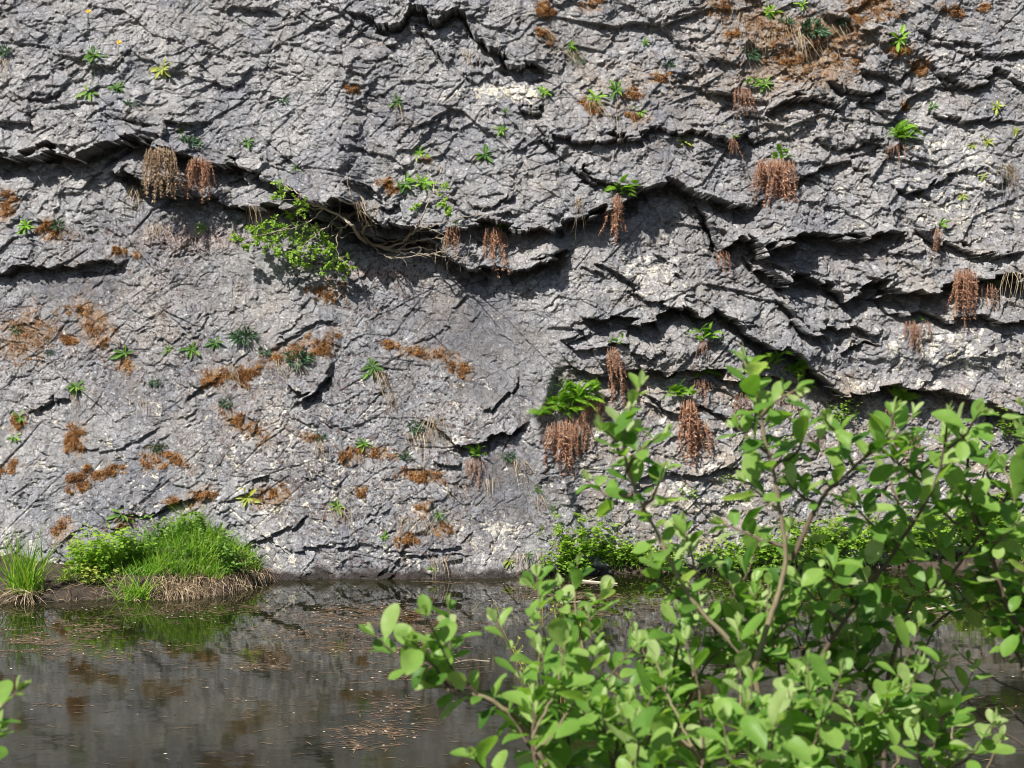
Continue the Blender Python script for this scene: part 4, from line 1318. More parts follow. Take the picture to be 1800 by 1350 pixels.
fern('tan skirt of hanging dead fronds, left of the pair under the left overhang', None, [(283, 264, 50, 84, 34, 0.02), (280, 262, 36, 60, 12, 0)], True)
fern('reddish brown skirt of dead fronds, right of the pair under the left overhang', None, [(352, 281, 36, 66, 24, 0)])
fern('narrow brown dead fern with a lime sprig beside the bare shrub branches', [(803, 397, 16, 3, 0.1)], [(797, 402, 22, 52, 10, 0.02)])
fern('dark small fern with a brown skirt on the jutting block in the middle', [(885, 402, 24, 6, 0.1)], [(868, 405, 28, 74, 13, 0.02), (885, 412, 14, 30, 5, 0.1)])
fern('fern with bright arching fronds and one long narrow brown tail in the middle', [(1098, 338, 34, 6, 0.25)], [(1084, 345, 16, 82, 10, -0.03)])
fern('widest copper brown curtain of dead fronds on the upper right overhang', [(1370, 278, 26, 5, 0.1)], [(1358, 284, 66, 86, 34, 0), (1350, 290, 40, 60, 8, 0)])
fern('tiny dangling brown fern left of the widest copper curtain', [(1288, 243, 9, 3, 0.2)], [(1285, 244, 8, 40, 5, 0)])
fern('small fern with a rusty brown tuft below the rusty moss bank', [(1318, 148, 18, 5, 0.1)], [(1303, 158, 30, 46, 14, 0.06)])
fern('bushy bright green fern with short brown fronds on the upper right rock', [(1586, 242, 34, 12, 0.05), (1582, 236, 28, 5, 0.0)], [(1572, 256, 32, 30, 10, 0)])
fern('small tan dead fern hanging in the dark cleft right of centre', None, [(1262, 444, 20, 44, 8, 0)])
fern('small fern with thin reddish tail high on the right wall', [(1650, 395, 16, 4, 0.1)], [(1642, 404, 16, 44, 7, -0.05)])
fern('long brown hanging dead fern under the right overhang', None, [(1692, 474, 34, 92, 16, 0), (1690, 480, 26, 60, 6, 0)])
fern('small bright fern over a brown skirt beside the long dead fern at right', [(1735, 497, 20, 4, 0.25)], [(1724, 502, 24, 54, 10, 0)])
fern('brown dead fern pair hanging below the lower right ledge', [(1610, 562, 12, 3, 0.2)], [(1594, 566, 24, 56, 10, 0), (1622, 566, 16, 34, 6, 0.05)])
fern('dark fern with spreading fronds under the central arch of rock', [(1240, 590, 32, 7, 0)], [(1233, 602, 20, 34, 8, 0)])
fern('small bright fern with a long brown tail on the ledge left of the arch', [(1083, 600, 18, 5, 0.1)], [(1074, 612, 14, 76, 9, 0.10), (1090, 668, 36, 46, 10, 0.08)])
fern('largest bright green fern over a brown mass of dead fronds by the slab corner', [(1010, 700, 46, 12, 0.1), (1032, 688, 36, 7, 0.3), (1000, 720, 34, 6, 0.0)], [(1045, 700, 34, 60, 13, -0.12), (1010, 735, 50, 60, 12, 0)])
fern('dark green drooping fern left of the largest one with long copper fronds', [(983, 715, 42, 9, -0.05)], [(985, 742, 46, 92, 20, 0), (1000, 752, 40, 60, 8, 0)])
fern('round light green fern with long trailing red brown strands under the ledge', [(1195, 690, 30, 11, -0.05)], [(1208, 702, 22, 106, 12, 0.16), (1222, 740, 34, 70, 10, 0.14)])
fern('dark upright fern in shade above the red strands', [(1240, 655, 26, 7, 0)], [(1232, 668, 30, 42, 8, 0)])
fern('shaded dark fern in the deep hollow above the willow top', [(1350, 638, 40, 6, -0.2)], [(1380, 690, 26, 40, 6, 0)])
fern('bright drooping fern at the right end of the deep hollow', [(1398, 652, 36, 8, 0.2), (1415, 680, 26, 4, 0.2)], [(1400, 690, 20, 24, 5, 0)])
fern('fern with fronds reaching right under the long right overhang', [(1572, 695, 42, 7, 0.35)], [(1565, 712, 30, 44, 8, 0)])
fern('little bright fern on the lower lip of the slab with a brown tail', [(838, 795, 24, 7, 0)], [(833, 806, 30, 50, 12, 0.08)])
fern('brown dead fern low on the wall behind the upper willow leaves', None, [(1590, 760, 42, 60, 12, 0)])
fern('thin brown dead fern on the wall at the left of the tallest willow tip', [(1310, 690, 14, 3, 0)], [(1300, 694, 24, 46, 8, 0)])


# ------------------------------------------------------------------ rusty moss cushions
def moss(px, py, rx, ry, ang, label):
    a = Acc()
    p0 = np.array(hit(px, py))
    m = int(min(2800, 4.6 * rx * ry + 200))
    u = RS.uniform(-1.4, 1.4, (m, 2))
    rr = np.hypot(u[:, 0], u[:, 1])
    ca, sa = math.cos(math.radians(ang)), math.sin(math.radians(ang))
    ex, ey = u[:, 0] * rx, u[:, 1] * ry
    X, Yp = px + ex * ca - ey * sa, py + ex * sa + ey * ca
    thr = fbm(X / 12.0, Yp / 10.0, 91, 4, 0.65) * 2.3 + (0.66 - rr)
    ok = thr > RS.uniform(-0.35, 0.75, m)
    X, Yp, thr = X[ok], Yp[ok], thr[ok]
    sc = p0[1] / FPX
    # spread over the real face: pixel offsets become metres on the rock
    x = p0[0] + (X - px) * sc
    z = p0[2] - (Yp - py) * sc
    y = surf_y(x, z)
    n = len(x)
    if n < 5:
        return None
    lump = 0.012 * np.clip(thr, 0, 1) * (0.6 + 1.2 * np.clip(fbm(x * 22, z * 22, 93, 2) + 0.4, 0, 1))
    P = np.stack([x, y - lump, z], -1)
    tint = 0.45 + 0.6 * fbm(x * 14, z * 14, 94, 2) + RS.uniform(-0.35, 0.35, n)
    for k in range(3):
        D = unit(np.array([0, -0.8, 0.15]) + RS.normal(0, 0.6, (n, 3)))
        blades(a, P + RS.normal(0, 0.005, (n, 3)), D, RS.uniform(0.008, 0.022, n), RS.uniform(0.004, 0.008, n), 0.25, np.clip(tint + RS.uniform(-0.15, 0.15, n), 0, 1), seg=2)
    o = a.build('moss_patch', M_MOSS, None, p0)
    return tag(o, label, 'moss', 'rusty moss patches on the cliff')


for mo in MOSS:
    moss(*mo)


# ------------------------------------------------------------------ dry straw hanging on the cliff
def straw(label, spots, mat=None, group=None):
    if len(spots) > 1:
        for sp_ in spots:
            straw(label, [sp_], mat, label)
        return
    a = Acc()
    p0 = np.array(hit(*spots[0][:2]))
    for px, py, w, ln, cnt, lean in spots:
        p = np.array(hit(px, py))
        sc = p[1] / FPX
        x = p[0] + RS.uniform(-0.5, 0.5, cnt) * w * sc
        z = p[2] + RS.uniform(-0.2, 0.1, cnt) * ln * sc * 0.5
        L = ln * sc * RS.uniform(0.4, 1.1, cnt)
        y = np.minimum(surf_y(x, z), surf_y(x + lean * L * 0.5, z - L * 0.5)) - RS.uniform(0.005, 0.04, cnt)
        D = unit(np.stack([lean + RS.normal(0, 0.22, cnt), -0.1 + RS.normal(0, 0.12, cnt), -np.ones(cnt) * 0.75], -1))
        blades(a, np.stack([x, y, z], -1), D, L, RS.uniform(0.003, 0.006, cnt), RS.uniform(0, 0.4, cnt), RS.uniform(0.1, 1, cnt), seg=6, kink=0.07)
    return tag(a.build('dry_grass_tuft', mat or M_STRAW, None, p0), label, 'dry grass', group)


straw('wide fall of reddish straw draped down the big rusty moss bank', [(1385, 45, 50, 80, 26, 0.15), (1430, 65, 60, 60, 24, 0.3), (1480, 45, 40, 50, 16, 0.5), (1330, 50, 60, 50, 20, 0.0), (1290, 20, 50, 50, 14, -0.1)])
straw('long thin straw strands running down right of the top ledge', [(960, 50, 14, 70, 14, 0.6), (1000, 90, 30, 60, 20, 0.6), (1045, 175, 30, 60, 18, 0.5), (1095, 180, 30, 60, 16, 0.1)])
straw('pale bleached straw hanging over the edge left of the long brown fern tail', [(1018, 350, 12, 60, 16, 0.05), (1018, 345, 10, 30, 8, -0.3)])
straw('faint straw hanging below the left overhang beside the tan fern skirt', [(240, 330, 26, 55, 26, 0.05)])
straw('greenish straw tuft at the left of the green ledge shrub', [(462, 368, 30, 55, 30, 0.1)])
straw('dry straw under the bare shrub branches at the dark cleft', [(645, 355, 40, 45, 30, 0.25), (770, 425, 40, 38, 36, 0.0), (600, 375, 30, 30, 20, 0.3)])
straw('straw hanging below the dark trailing plant on the slab', [(668, 650, 26, 60, 30, 0.25), (690, 690, 18, 45, 18, 0.05)])
straw('straw and dead stalks at the small ledge right of the slab centre', [(765, 735, 30, 60, 34, 0.0), (735, 760, 40, 50, 30, 0.2)])
straw('thin straw under the small dark rosette in the upper middle', [(700, 185, 14, 55, 10, 0.05)])
straw('straw below the blue green tuft low on the slab', [(562, 772, 20, 50, 16, 0.15)])
straw('straw among the cushions on the long moss strip of the slab', [(500, 630, 60, 40, 30, 0.3), (410, 640, 30, 45, 16, 0.2)])
straw('straw at the left edge under the cushion near the top', [(12, 105, 22, 40, 26, 0.05)])
straw('dry grass trailing down the edge of the smooth dark slab', [(905, 805, 40, 55, 24, 0.4), (945, 870, 20, 40, 14, 0.3), (860, 840, 40, 40, 16, 0.2)])
straw('dry grass at the waterline in the middle of the slab foot', [(930, 970, 60, 40, 40, 0.05), (780, 975, 60, 40, 30, 0.1), (985, 950, 30, 50, 20, 0.0)])
straw('dry grass on the slab above the waterline between moss clumps', [(720, 905, 60, 60, 36, 0.05), (600, 890, 60, 50, 24, 0.2), (800, 850, 50, 40, 20, 0.2)])
straw('single thin stalks below the green rosette on the left slab', [(134, 690, 12, 60, 8, 0.15), (260, 700, 40, 40, 10, 0.1)])
straw('reddish straw on the dusty patch below the left overhang', [(280, 395, 60, 40, 24, 0.2), (320, 415, 60, 20, 16, 0.1)])
straw('dry stalks on the grey rock at the top beside the small brown tuft', [(820, 88, 26, 40, 14, 0.1)])
straw('brown straw tuft under the deep shade at the far right edge', [(1770, 290, 40, 60, 30, 0.1), (1780, 480, 40, 60, 24, 0.0)])
straw('brown straw on the right lower wall behind the tall willow shoot', [(1420, 760, 60, 60, 30, 0.05), (1360, 700, 40, 50, 20, 0)])


# yellow flowers near the top left
def flower(px, py, stem_px, label):
    p, nrm = hit_n(px, py + stem_px)
    p = np.array(p)
    sc = p[1] / FPX
    r = tag(link('yellow_flower', None, loc=p), label, 'flower', 'yellow flowers')
    tip = np.array([0.02, -0.10, stem_px * sc])
    a = Acc()
    tube(a, smooth_path([np.zeros(3), tip * np.array([0.2, 0.9, 0.4]), tip], 7), 0.003, 0.002, 4, 0.3)
    a.build('stem', M_HERB, r)
    a = Acc()
    m = 22
    an = np.arange(m) * 2.399
    el = np.where(np.arange(m) < 13, 0.15, 0.8)
    f = unit(np.array([0.1, -0.8, 0.6]))
    t1 = unit(np.cross(f, UP))
    t2 = np.cross(f, t1)
    D = unit((np.cos(an) * np.cos(el))[:, None] * t1 + (np.sin(an) * np.cos(el))[:, None] * t2 + np.sin(el)[:, None] * f)
    X = unit(np.cross(D, f))
    inst(a, *ROSETTE_LEAF, X, D, np.cross(X, D), np.tile(tip, (m, 1)), 0.024, 0.5)
    a.build('petals', M_PETAL, r)


M_PETAL, _n, _l, _b = new_mat('yellow petals')
_b.inputs['Base Color'].default_value = (0.80, 0.46, 0.02, 1)
_b.inputs['Roughness'].default_value = 0.6
flower(158, 25, 60, 'small yellow flower on a thin stem, upper left of two')
flower(211, 79, 55, 'small yellow flower on a thin stem, lower right of two')


# ------------------------------------------------------------------ the gnarled shrub on the ledge
def shrub_pt(px, py, out):
    return np.array(hit(px, py, 0)) - np.array([0, out, 0])


SHB = [
    ([(692, 441, .02), (655, 431, .14), (634, 415, .2), (620, 395, .24), (600, 382, .27), (575, 370, .28), (548, 361, .3), (530, 345, .32), (508, 330, .34)], .019, .004),
    ([(655, 431, .14), (641, 413, .2), (646, 400, .22), (655, 392, .25), (648, 372, .24), (640, 350, .22)], .014, .004),
    ([(672, 437, .08), (702, 432, .2), (728, 412, .28), (745, 385, .34), (760, 355, .38), (772, 325, .40), (783, 298, .40)], .013, .003),
    ([(664, 433, .10), (700, 426, .24), (740, 408, .34), (780, 397, .38), (810, 388, .40), (860, 383, .42)], .011, .002),
    ([(680, 440, .06), (720, 447, .20), (770, 452, .30), (815, 455, .34)], .011, .003),
    ([(690, 441, .04), (740, 438, .26), (780, 447, .36), (800, 462, .38), (840, 448, .40)], .009, .002),
    ([(700, 441, .05), (712, 434, .18), (748, 424, .28), (790, 420, .32)], .009, .002),
    ([(636, 418, .2), (632, 380, .28), (622, 345, .30), (616, 310, .30)], .006, .0015),
    ([(600, 382, .27), (590, 398, .32), (575, 410, .36), (555, 425, .38)], .008, .003),
    ([(620, 395, .24), (605, 412, .34), (600, 435, .40), (606, 462, .42)], .008, .003),
    ([(575, 370, .28), (556, 392, .36), (525, 405, .38), (480, 415, .36), (455, 420, .33)], .007, .002),
    ([(655, 431, .12), (690, 455, .22), (740, 452, .30), (800, 440, .36)], .006, .002),
    ([(548, 361, .3), (535, 372, .34), (530, 385, .36)], .005, .002),
]
CLUMPS = [(465, 425, 13, 10), (495, 432, 15, 10), (512, 405, 13, 10), (535, 432, 15, 8), (555, 440, 14, 8), (585, 455, 14, 9), (598, 475, 13, 9), (545, 465, 13, 8), (515, 460, 12, 10), (560, 412, 12, 8), (580, 420, 12, 8), (480, 412, 12, 10), (450, 405, 11, 10),(500, 332, 16, 0), (497, 352, 9, 0), (536, 362, 13, 12), (545, 386, 17, 12), (520, 384, 12, 12), (470, 402, 14, 10), (455, 417, 12, 10), (480, 430, 18, 10), (520, 418, 18, 10), (548, 414, 18, 8),
          (570, 428, 18, 8), (592, 440, 16, 9), (607, 462, 16, 9), (556, 452, 17, 8), (528, 448, 17, 10), (500, 446, 14, 10), (578, 470, 15, 9), (612, 472, 14, 9), (425, 424, 12, 10), (440, 438, 9, 10), (490, 395, 12, 10),
          (785, 338, 9, 2), (782, 362, 12, 2), (790, 380, 10, 2), (735, 368, 7, 2)]
sr = tag(link('ledge_shrub', None, loc=shrub_pt(690, 441, 0)), 'gnarled shrub with bare branches and a fresh green leafy side in the dark cleft', 'shrub')
sp = np.array(sr.location)
branch_o = []
for pts, r0, r1 in SHB:
    a = Acc()
    P = np.array([shrub_pt(*p) for p in pts])
    path = smooth_path(P, 6 * len(pts))
    path[3:] += RS.normal(0, 0.006, path[3:].shape)
    tube(a, path, r0, r1, 7, RS.uniform(0.35, 0.75), 0.12)
    L = len(path)
    for k in range(9):                                    # side twigs
        i = RS.randint(L // 4, L - 1)
        d = unit(unit(path[min(i + 1, L - 1)] - path[i - 1]) + RS.normal(0, 0.75, 3))
        ln = RS.uniform(0.06, 0.24)
        q = smooth_path([path[i], path[i] + d * ln * 0.5 + RS.normal(0, 0.012, 3), path[i] + d * ln + RS.normal(0, 0.03, 3)], 6)
        tube(a, q, r1 * 0.9 + 0.0012, 0.001, 4, RS.uniform(0.4, 0.95))
    o = a.build('branch', M_WOOD, sr)
    o.data.transform(Matrix.Translation(-Vector(sp)))
    branch_o.append(o)
by_branch = {}
for px, py, rad, bi in CLUMPS:
    out = RS.uniform(0.18, 0.34) if px < 700 else 0.36
    c = shrub_pt(px, py, out)
    r = rad * c[1] / FPX
    a = by_branch.setdefault(bi, Acc())
    for k in range(5 + rad // 4):
        d = unit(RS.normal(0, 1, 3) + np.array([0, -0.3, 0.5]))
        s0 = c + RS.normal(0, 0.4, 3) * r
        tip = s0 + d * r * RS.uniform(0.5, 1.0)
        m = 7
        t = RS.uniform(0.1, 1, m)
        Q = s0 + (tip - s0) * t[:, None]
        D = unit(d + RS.normal(0, 0.8, (m, 3)) + np.array([0, -0.2, 0.1]))
        X = unit(np.cross(D, UP + np.array([0, -0.5, 0]) + RS.normal(0, 0.35, (m, 3))))
        inst(a, *ROUND_LEAF, X, D, np.cross(X, D), Q, RS.uniform(0.022, 0.038, m), np.clip(0.5 + RS.uniform(-0.4, 0.5, m), 0, 1))
        tube(a, smooth_path([s0, (s0 + tip) / 2, tip], 4), 0.0018, 0.001, 3, 0.1)
for bi, a in by_branch.items():
    o = a.build('leaves', M_SHRUB, branch_o[bi])
    o.data.transform(Matrix.Translation(-Vector(sp)))


# ------------------------------------------------------------------ things floating on the pond
def wpt(px, py):
    dx, dy, dz = px_dir(px, py)
    t = -CAMZ / dz
    return np.stack([dx * t, dy * t], -1)


def deb_mat():
    m, nd, lk, bs = new_mat('floating plant litter')
    a = N(nd, 'ShaderNodeAttribute', attribute_name='tint').outputs['Fac']
    lk.new(ramp(nd, lk, a, [(0.0, (0.055, 0.038, 0.022)), (0.35, (0.11, 0.074, 0.042)), (0.65, (0.20, 0.14, 0.085)), (0.80, (0.26, 0.11, 0.065)), (0.86, (0.62, 0.58, 0.48))]), bs.inputs['Base Color'])
    bs.inputs['Roughness'].default_value = 0.7
    return m


M_DEB = deb_mat()
RAFTS = [(60, 1128, 115, 26, 520), (150, 1105, 60, 14, 120), (640, 1078, 130, 16, 420), (690, 1100, 150, 18, 520), (560, 1105, 90, 16, 220), (640, 1140, 150, 14, 200), (120, 1240, 60, 10, 90), (660, 1285, 75, 18, 150),
         (640, 1310, 60, 10, 60), (450, 1172, 60, 8, 60), (1000, 1048, 110, 10, 300), (960, 1030, 120, 10, 120), (1030, 1075, 90, 12, 140), (700, 1240, 60, 20, 60), (1180, 1062, 80, 14, 100), (1500, 1060, 140, 16, 140), (440, 1070, 60, 10, 60),
         (760, 1165, 80, 12, 70), (740, 1023, 300, 3, 260), (300, 1080, 200, 20, 200), (200, 1150, 260, 30, 200), (520, 1130, 200, 30, 240), (720, 1190, 160, 30, 140), (380, 1230, 200, 40, 110), (640, 1250, 200, 40, 120), (1340, 1030, 160, 12, 160), (1640, 1085, 90, 12, 90)]
a = Acc()
XY, ST = [], []
for cx, cy, rx, ry, n in RAFTS:
    n = int(n * 2.6)
    q = RS.normal(0, 0.5, (n, 2))
    px, py = cx + q[:, 0] * rx, cy + q[:, 1] * ry
    k = fbm(px / (30.0 + rx * 0.15), py / 8.0, 55, 3) > (-0.10 if rx < 155 else 0.12)
    XY.append(wpt(px[k], np.maximum(py[k], 1022)))
q = np.stack([RS.uniform(0, 1800, 800), 1022 + 330 * RS.uniform(0, 1, 800) ** 1.5], -1)
XY.append(wpt(q[:, 0], q[:, 1]))
XY = np.concatenate(XY)
n = len(XY)
P = np.c_[XY, np.full(n, 0.0016)]
an = RS.normal(0, 0.6, n)
D = np.stack([np.cos(an), np.sin(an), RS.normal(0, 0.003, n)], -1)
side = np.stack([-np.sin(an), np.cos(an), np.zeros(n)], -1)
L = RS.uniform(0.015, 0.10, n) * np.where(RS.rand(n) < 0.12, 2.2, 1)
Wd = RS.uniform(0.003, 0.009, n)
tt = RS.uniform(0, 0.70, n) ** 1.2
pet = RS.rand(n) < 0.035
tt[pet] = 0.95
L[pet], Wd[pet] = RS.uniform(0.012, 0.03, pet.sum()), RS.uniform(0.008, 0.016, pet.sum())
lv = (RS.rand(n) < 0.05) & ~pet
tt[lv] = RS.uniform(0.6, 0.81, lv.sum())
L[lv], Wd[lv] = RS.uniform(0.025, 0.05, lv.sum()), RS.uniform(0.010, 0.018, lv.sum())
V = np.stack([P - D * L[:, None] / 2, P - side * Wd[:, None] / 2 + UP * 0.0008, P + D * L[:, None] / 2, P + side * Wd[:, None] / 2 + UP * 0.0012], 1)
a.add(V, np.arange(4 * n).reshape(n, 4), np.repeat(tt, 4))
struct(a.build('floating_debris', M_DEB, None, None, False), 'stuff')


def floating_stick(px0, py0, px1, py1, r, label, tint):
    a = Acc()
    A, B = wpt(np.array([px0, px1], float), np.array([py0, py1], float))
    p, q = np.r_[A, 0.012], np.r_[B, 0.006]
    path = smooth_path([p, p * 0.6 + q * 0.4 + RS.normal(0, 0.012, 3), q], 14)
    tube(a, path, r, r * 0.45, 7, tint, 0.1)
    for k in (4, 8):
        d = unit((q - p) + np.array([0, RS.choice([-1, 1]) * 0.35, 0.12]))
        tube(a, smooth_path([path[k], path[k] + d * 0.05, path[k] + d * 0.11], 4), r * 0.35, 0.001, 5, tint)
    return tag(a.build('fallen_stick', M_WOOD, None, p), label, 'stick')


floating_stick(1006, 1021, 1085, 1027, 0.014, 'pale fallen stick at the waterline below the leafy herb clump', 0.95)
floating_stick(1690, 1066, 1598, 1078, 0.012, 'long bleached stick floating behind the willow at right', 1.0)
floating_stick(860, 1166, 780, 1172, 0.006, 'thin dark stick floating left of the low willow shoots', 0.3)
floating_stick(985, 1062, 1050, 1060, 0.006, 'thin tan stem floating among the debris in the middle', 0.8)

# ------------------------------------------------------------------ willows in front
def willow_shoot(root, rp, pts, d, r0, r1, leaf0, nleaf, size, tint0=0.5, dd=0.0, twigs=0):
    size = size * 1.08
    """pts: photo pixels from the thick end to the tip; d: distance there; dd: how much nearer the tip comes"""
    m = len(pts)
    P = np.array([at(x, y, d - dd * i / max(1, m - 1)) if len(p) == 2 else p for i, p in enumerate(pts) for x, y in [(p[0], p[1])]], float)
    path = smooth_path(P, max(14, 7 * m))
    path[2:] += np.cumsum(RS.normal(0, 0.0012, path[2:].shape), axis=0)
    a, lv = Acc(), Acc()
    tube(a, path, r0, r1, 7, min(1.0, tint0), 0.08)
    T = unit(np.gradient(path, axis=0))
    s = leaf0 + (1 - leaf0) * (np.arange(nleaf) + 0.5) / nleaf
    ii = np.clip(s * (len(path) - 1), 0, len(path) - 1.001)
    k = ii.astype(int)
    Q = path[k] + (path[k + 1] - path[k]) * (ii - k)[:, None]
    Tq = T[k]
    u1 = unit(np.cross(Tq, [0.13, 0.21, 0.97]) + 1e-6)
    u2 = np.cross(Tq, u1)
    an = np.arange(nleaf) * 2.399 + RS.uniform(0, 6.28)
    late = np.clip((s - leaf0) / (1 - leaf0), 0, 1)
    th = np.radians(78 - 45 * late ** 2.5) + RS.normal(0, 0.2, nleaf)
    rad = np.cos(an)[:, None] * u1 + np.sin(an)[:, None] * u2
    D = unit(Tq * np.cos(th)[:, None] + rad * np.sin(th)[:, None] + np.array([0, 0, 0.10]) + RS.normal(0, 0.12, (nleaf, 3)))
    nz = unit(UP * 1.15 + Tq * 0.35 + np.array([-0.15, -0.25, 0]) + RS.normal(0, 0.28, (nleaf, 3)))
    X = unit(np.cross(D, nz))
    Z = np.cross(X, D)
    sz = size * np.clip(np.exp(RS.normal(0.0, 0.22, nleaf)), 0.6, 1.38) * np.where(late > 0.85, 0.62, 1.0) * np.where(late < 0.12, 0.8, 1.0)
    tn = np.clip(0.40 + 0.30 * late + RS.normal(0, 0.24, nleaf), 0, 1)
    for v in range(3):
        mk = RS.randint(0, 3, nleaf) == v if v < 2 else None
        if v == 0:
            left = np.arange(nleaf)
        sel = left[RS.rand(len(left)) < (1 / 3, 1 / 2, 1.1)[v]]
        left = np.setdiff1d(left, sel)
        if len(sel):
            inst(lv, *WILLOW_LEAF[v], X[sel], D[sel], Z[sel], Q[sel], sz[sel], tn[sel])
    # bud and silvery young leaves at the tip
    m2 = 5
    D2 = unit(T[-1] + RS.normal(0, 0.28, (m2, 3)))
    X2 = unit(np.cross(D2, RS.normal(0, 1, (m2, 3))))
    inst(lv, *WILLOW_LEAF[0], X2 * 0.7, D2, np.cross(X2, D2), np.tile(path[-1], (m2, 1)), size * RS.uniform(0.3, 0.6, m2), 0.95)
    o = a.build('branch', M_BARK, root)
    o.data.transform(Matrix.Translation(-Vector(rp)))
    lo = lv.build('leaves', M_WILLOW, o)
    lo.data.transform(Matrix.Translation(-Vector(rp)))
    for _ in range(twigs):
        i = int(len(path) * RS.uniform(max(0.3, leaf0 * 0.8), 0.93))
        if path[i][1] < 2.0:
            continue
        dv = unit(T[i] * 0.6 + RS.normal(0, 0.5, 3) + np.array([0, 0, 0.45]))
        ln = RS.uniform(0.09, 0.22)
        willow_shoot(root, rp, [tuple(path[i]), tuple(path[i] + dv * ln * 0.55 + RS.normal(0, 0.008, 3)), tuple(path[i] + dv * ln + np.array([0, 0, 0.02]))], 0, .003, .0014, .3, RS.randint(6, 10), .056, RS.uniform(0.3, 0.8))
    return path


WR = at(1400, 1350, 3.7)
WR.z = float(ground_z(np.array([WR.x]), np.array([WR.y]))[0]) - 0.02
wr = tag(link('willow_bush', None, loc=WR), 'large willow bush with soft oval leaves filling the lower right in front of the pond', 'bush')
rt = tuple(WR)
MAIN = [
    # points, distance, thick, thin, leaf start, leaves, leaf length, tint
    ([rt, (1365, 1400), (1345, 1290), (1322, 1185), (1215, 1060), (1180, 1010), (1140, 930), (1110, 870), (1088, 800), (1095, 740), (1116, 695)], 3.30, .011, .0025, .70, 34, .062, .75),
    ([(1322, 1185), (1350, 1100), (1380, 990), (1375, 900), (1353, 790), (1335, 700), (1314, 640)], 3.30, .007, .0022, .62, 22, .062, .7),
    ([rt, (1405, 1380), (1420, 1200), (1500, 1060), (1570, 960), (1638, 845), (1650, 775), (1655, 735)], 3.45, .011, .0025, .72, 26, .062, .25),
    ([rt, (1540, 1390), (1545, 1230), (1580, 1090), (1660, 1010), (1720, 930), (1765, 860), (1790, 790)], 3.60, .010, .0025, .62, 30, .060, .4),
    ([(1960, 1420), (1830, 1150), (1768, 1045), (1742, 960), (1705, 880), (1672, 815), (1668, 765)], 3.60, .010, .0025, .40, 34, .060, .25),
    ([(1390, 985), (1440, 885), (1500, 820), (1555, 765), (1565, 725)], 3.35, .006, .002, .35, 20, .060, .4),
    ([rt, (1020, 1420), (945, 1330), (925, 1240), (905, 1170), (870, 1095)], 3.20, .010, .002, .55, 26, .064, .35),
    ([(960, 1345), (900, 1255), (850, 1215), (800, 1205), (752, 1180)], 3.15, .007, .002, .35, 18, .062, .7),
    ([rt, (1100, 1400), (1050, 1290), (990, 1200), (940, 1130), (930, 1085)], 3.45, .009, .002, .5, 26, .056, .5),
    ([rt, (1180, 1400), (1150, 1290), (1095, 1190), (1050, 1130), (1040, 1075)], 3.60, .009, .002, .5, 26, .054, .5),
    ([rt, (1250, 1400), (1220, 1300), (1165, 1200), (1130, 1140), (1108, 1085)], 3.70, .009, .002, .5, 26, .054, .5),
    ([rt, (1480, 1420), (1500, 1330), (1560, 1220), (1600, 1170), (1640, 1100)], 3.75, .009, .002, .45, 26, .056, .3),
    ([rt, (1440, 1400), (1450, 1300), (1425, 1200), (1430, 1130), (1445, 1070)], 3.70, .009, .002, .45, 26, .056, .3),
]
for pts, d, r0, r1, l0, nl, sz, tn in MAIN:
    willow_shoot(wr, WR, pts, d, r0, r1, l0, int(nl * 1.05), sz, tn, 0, 6 if pts[-1][1] > 1000 else 0)
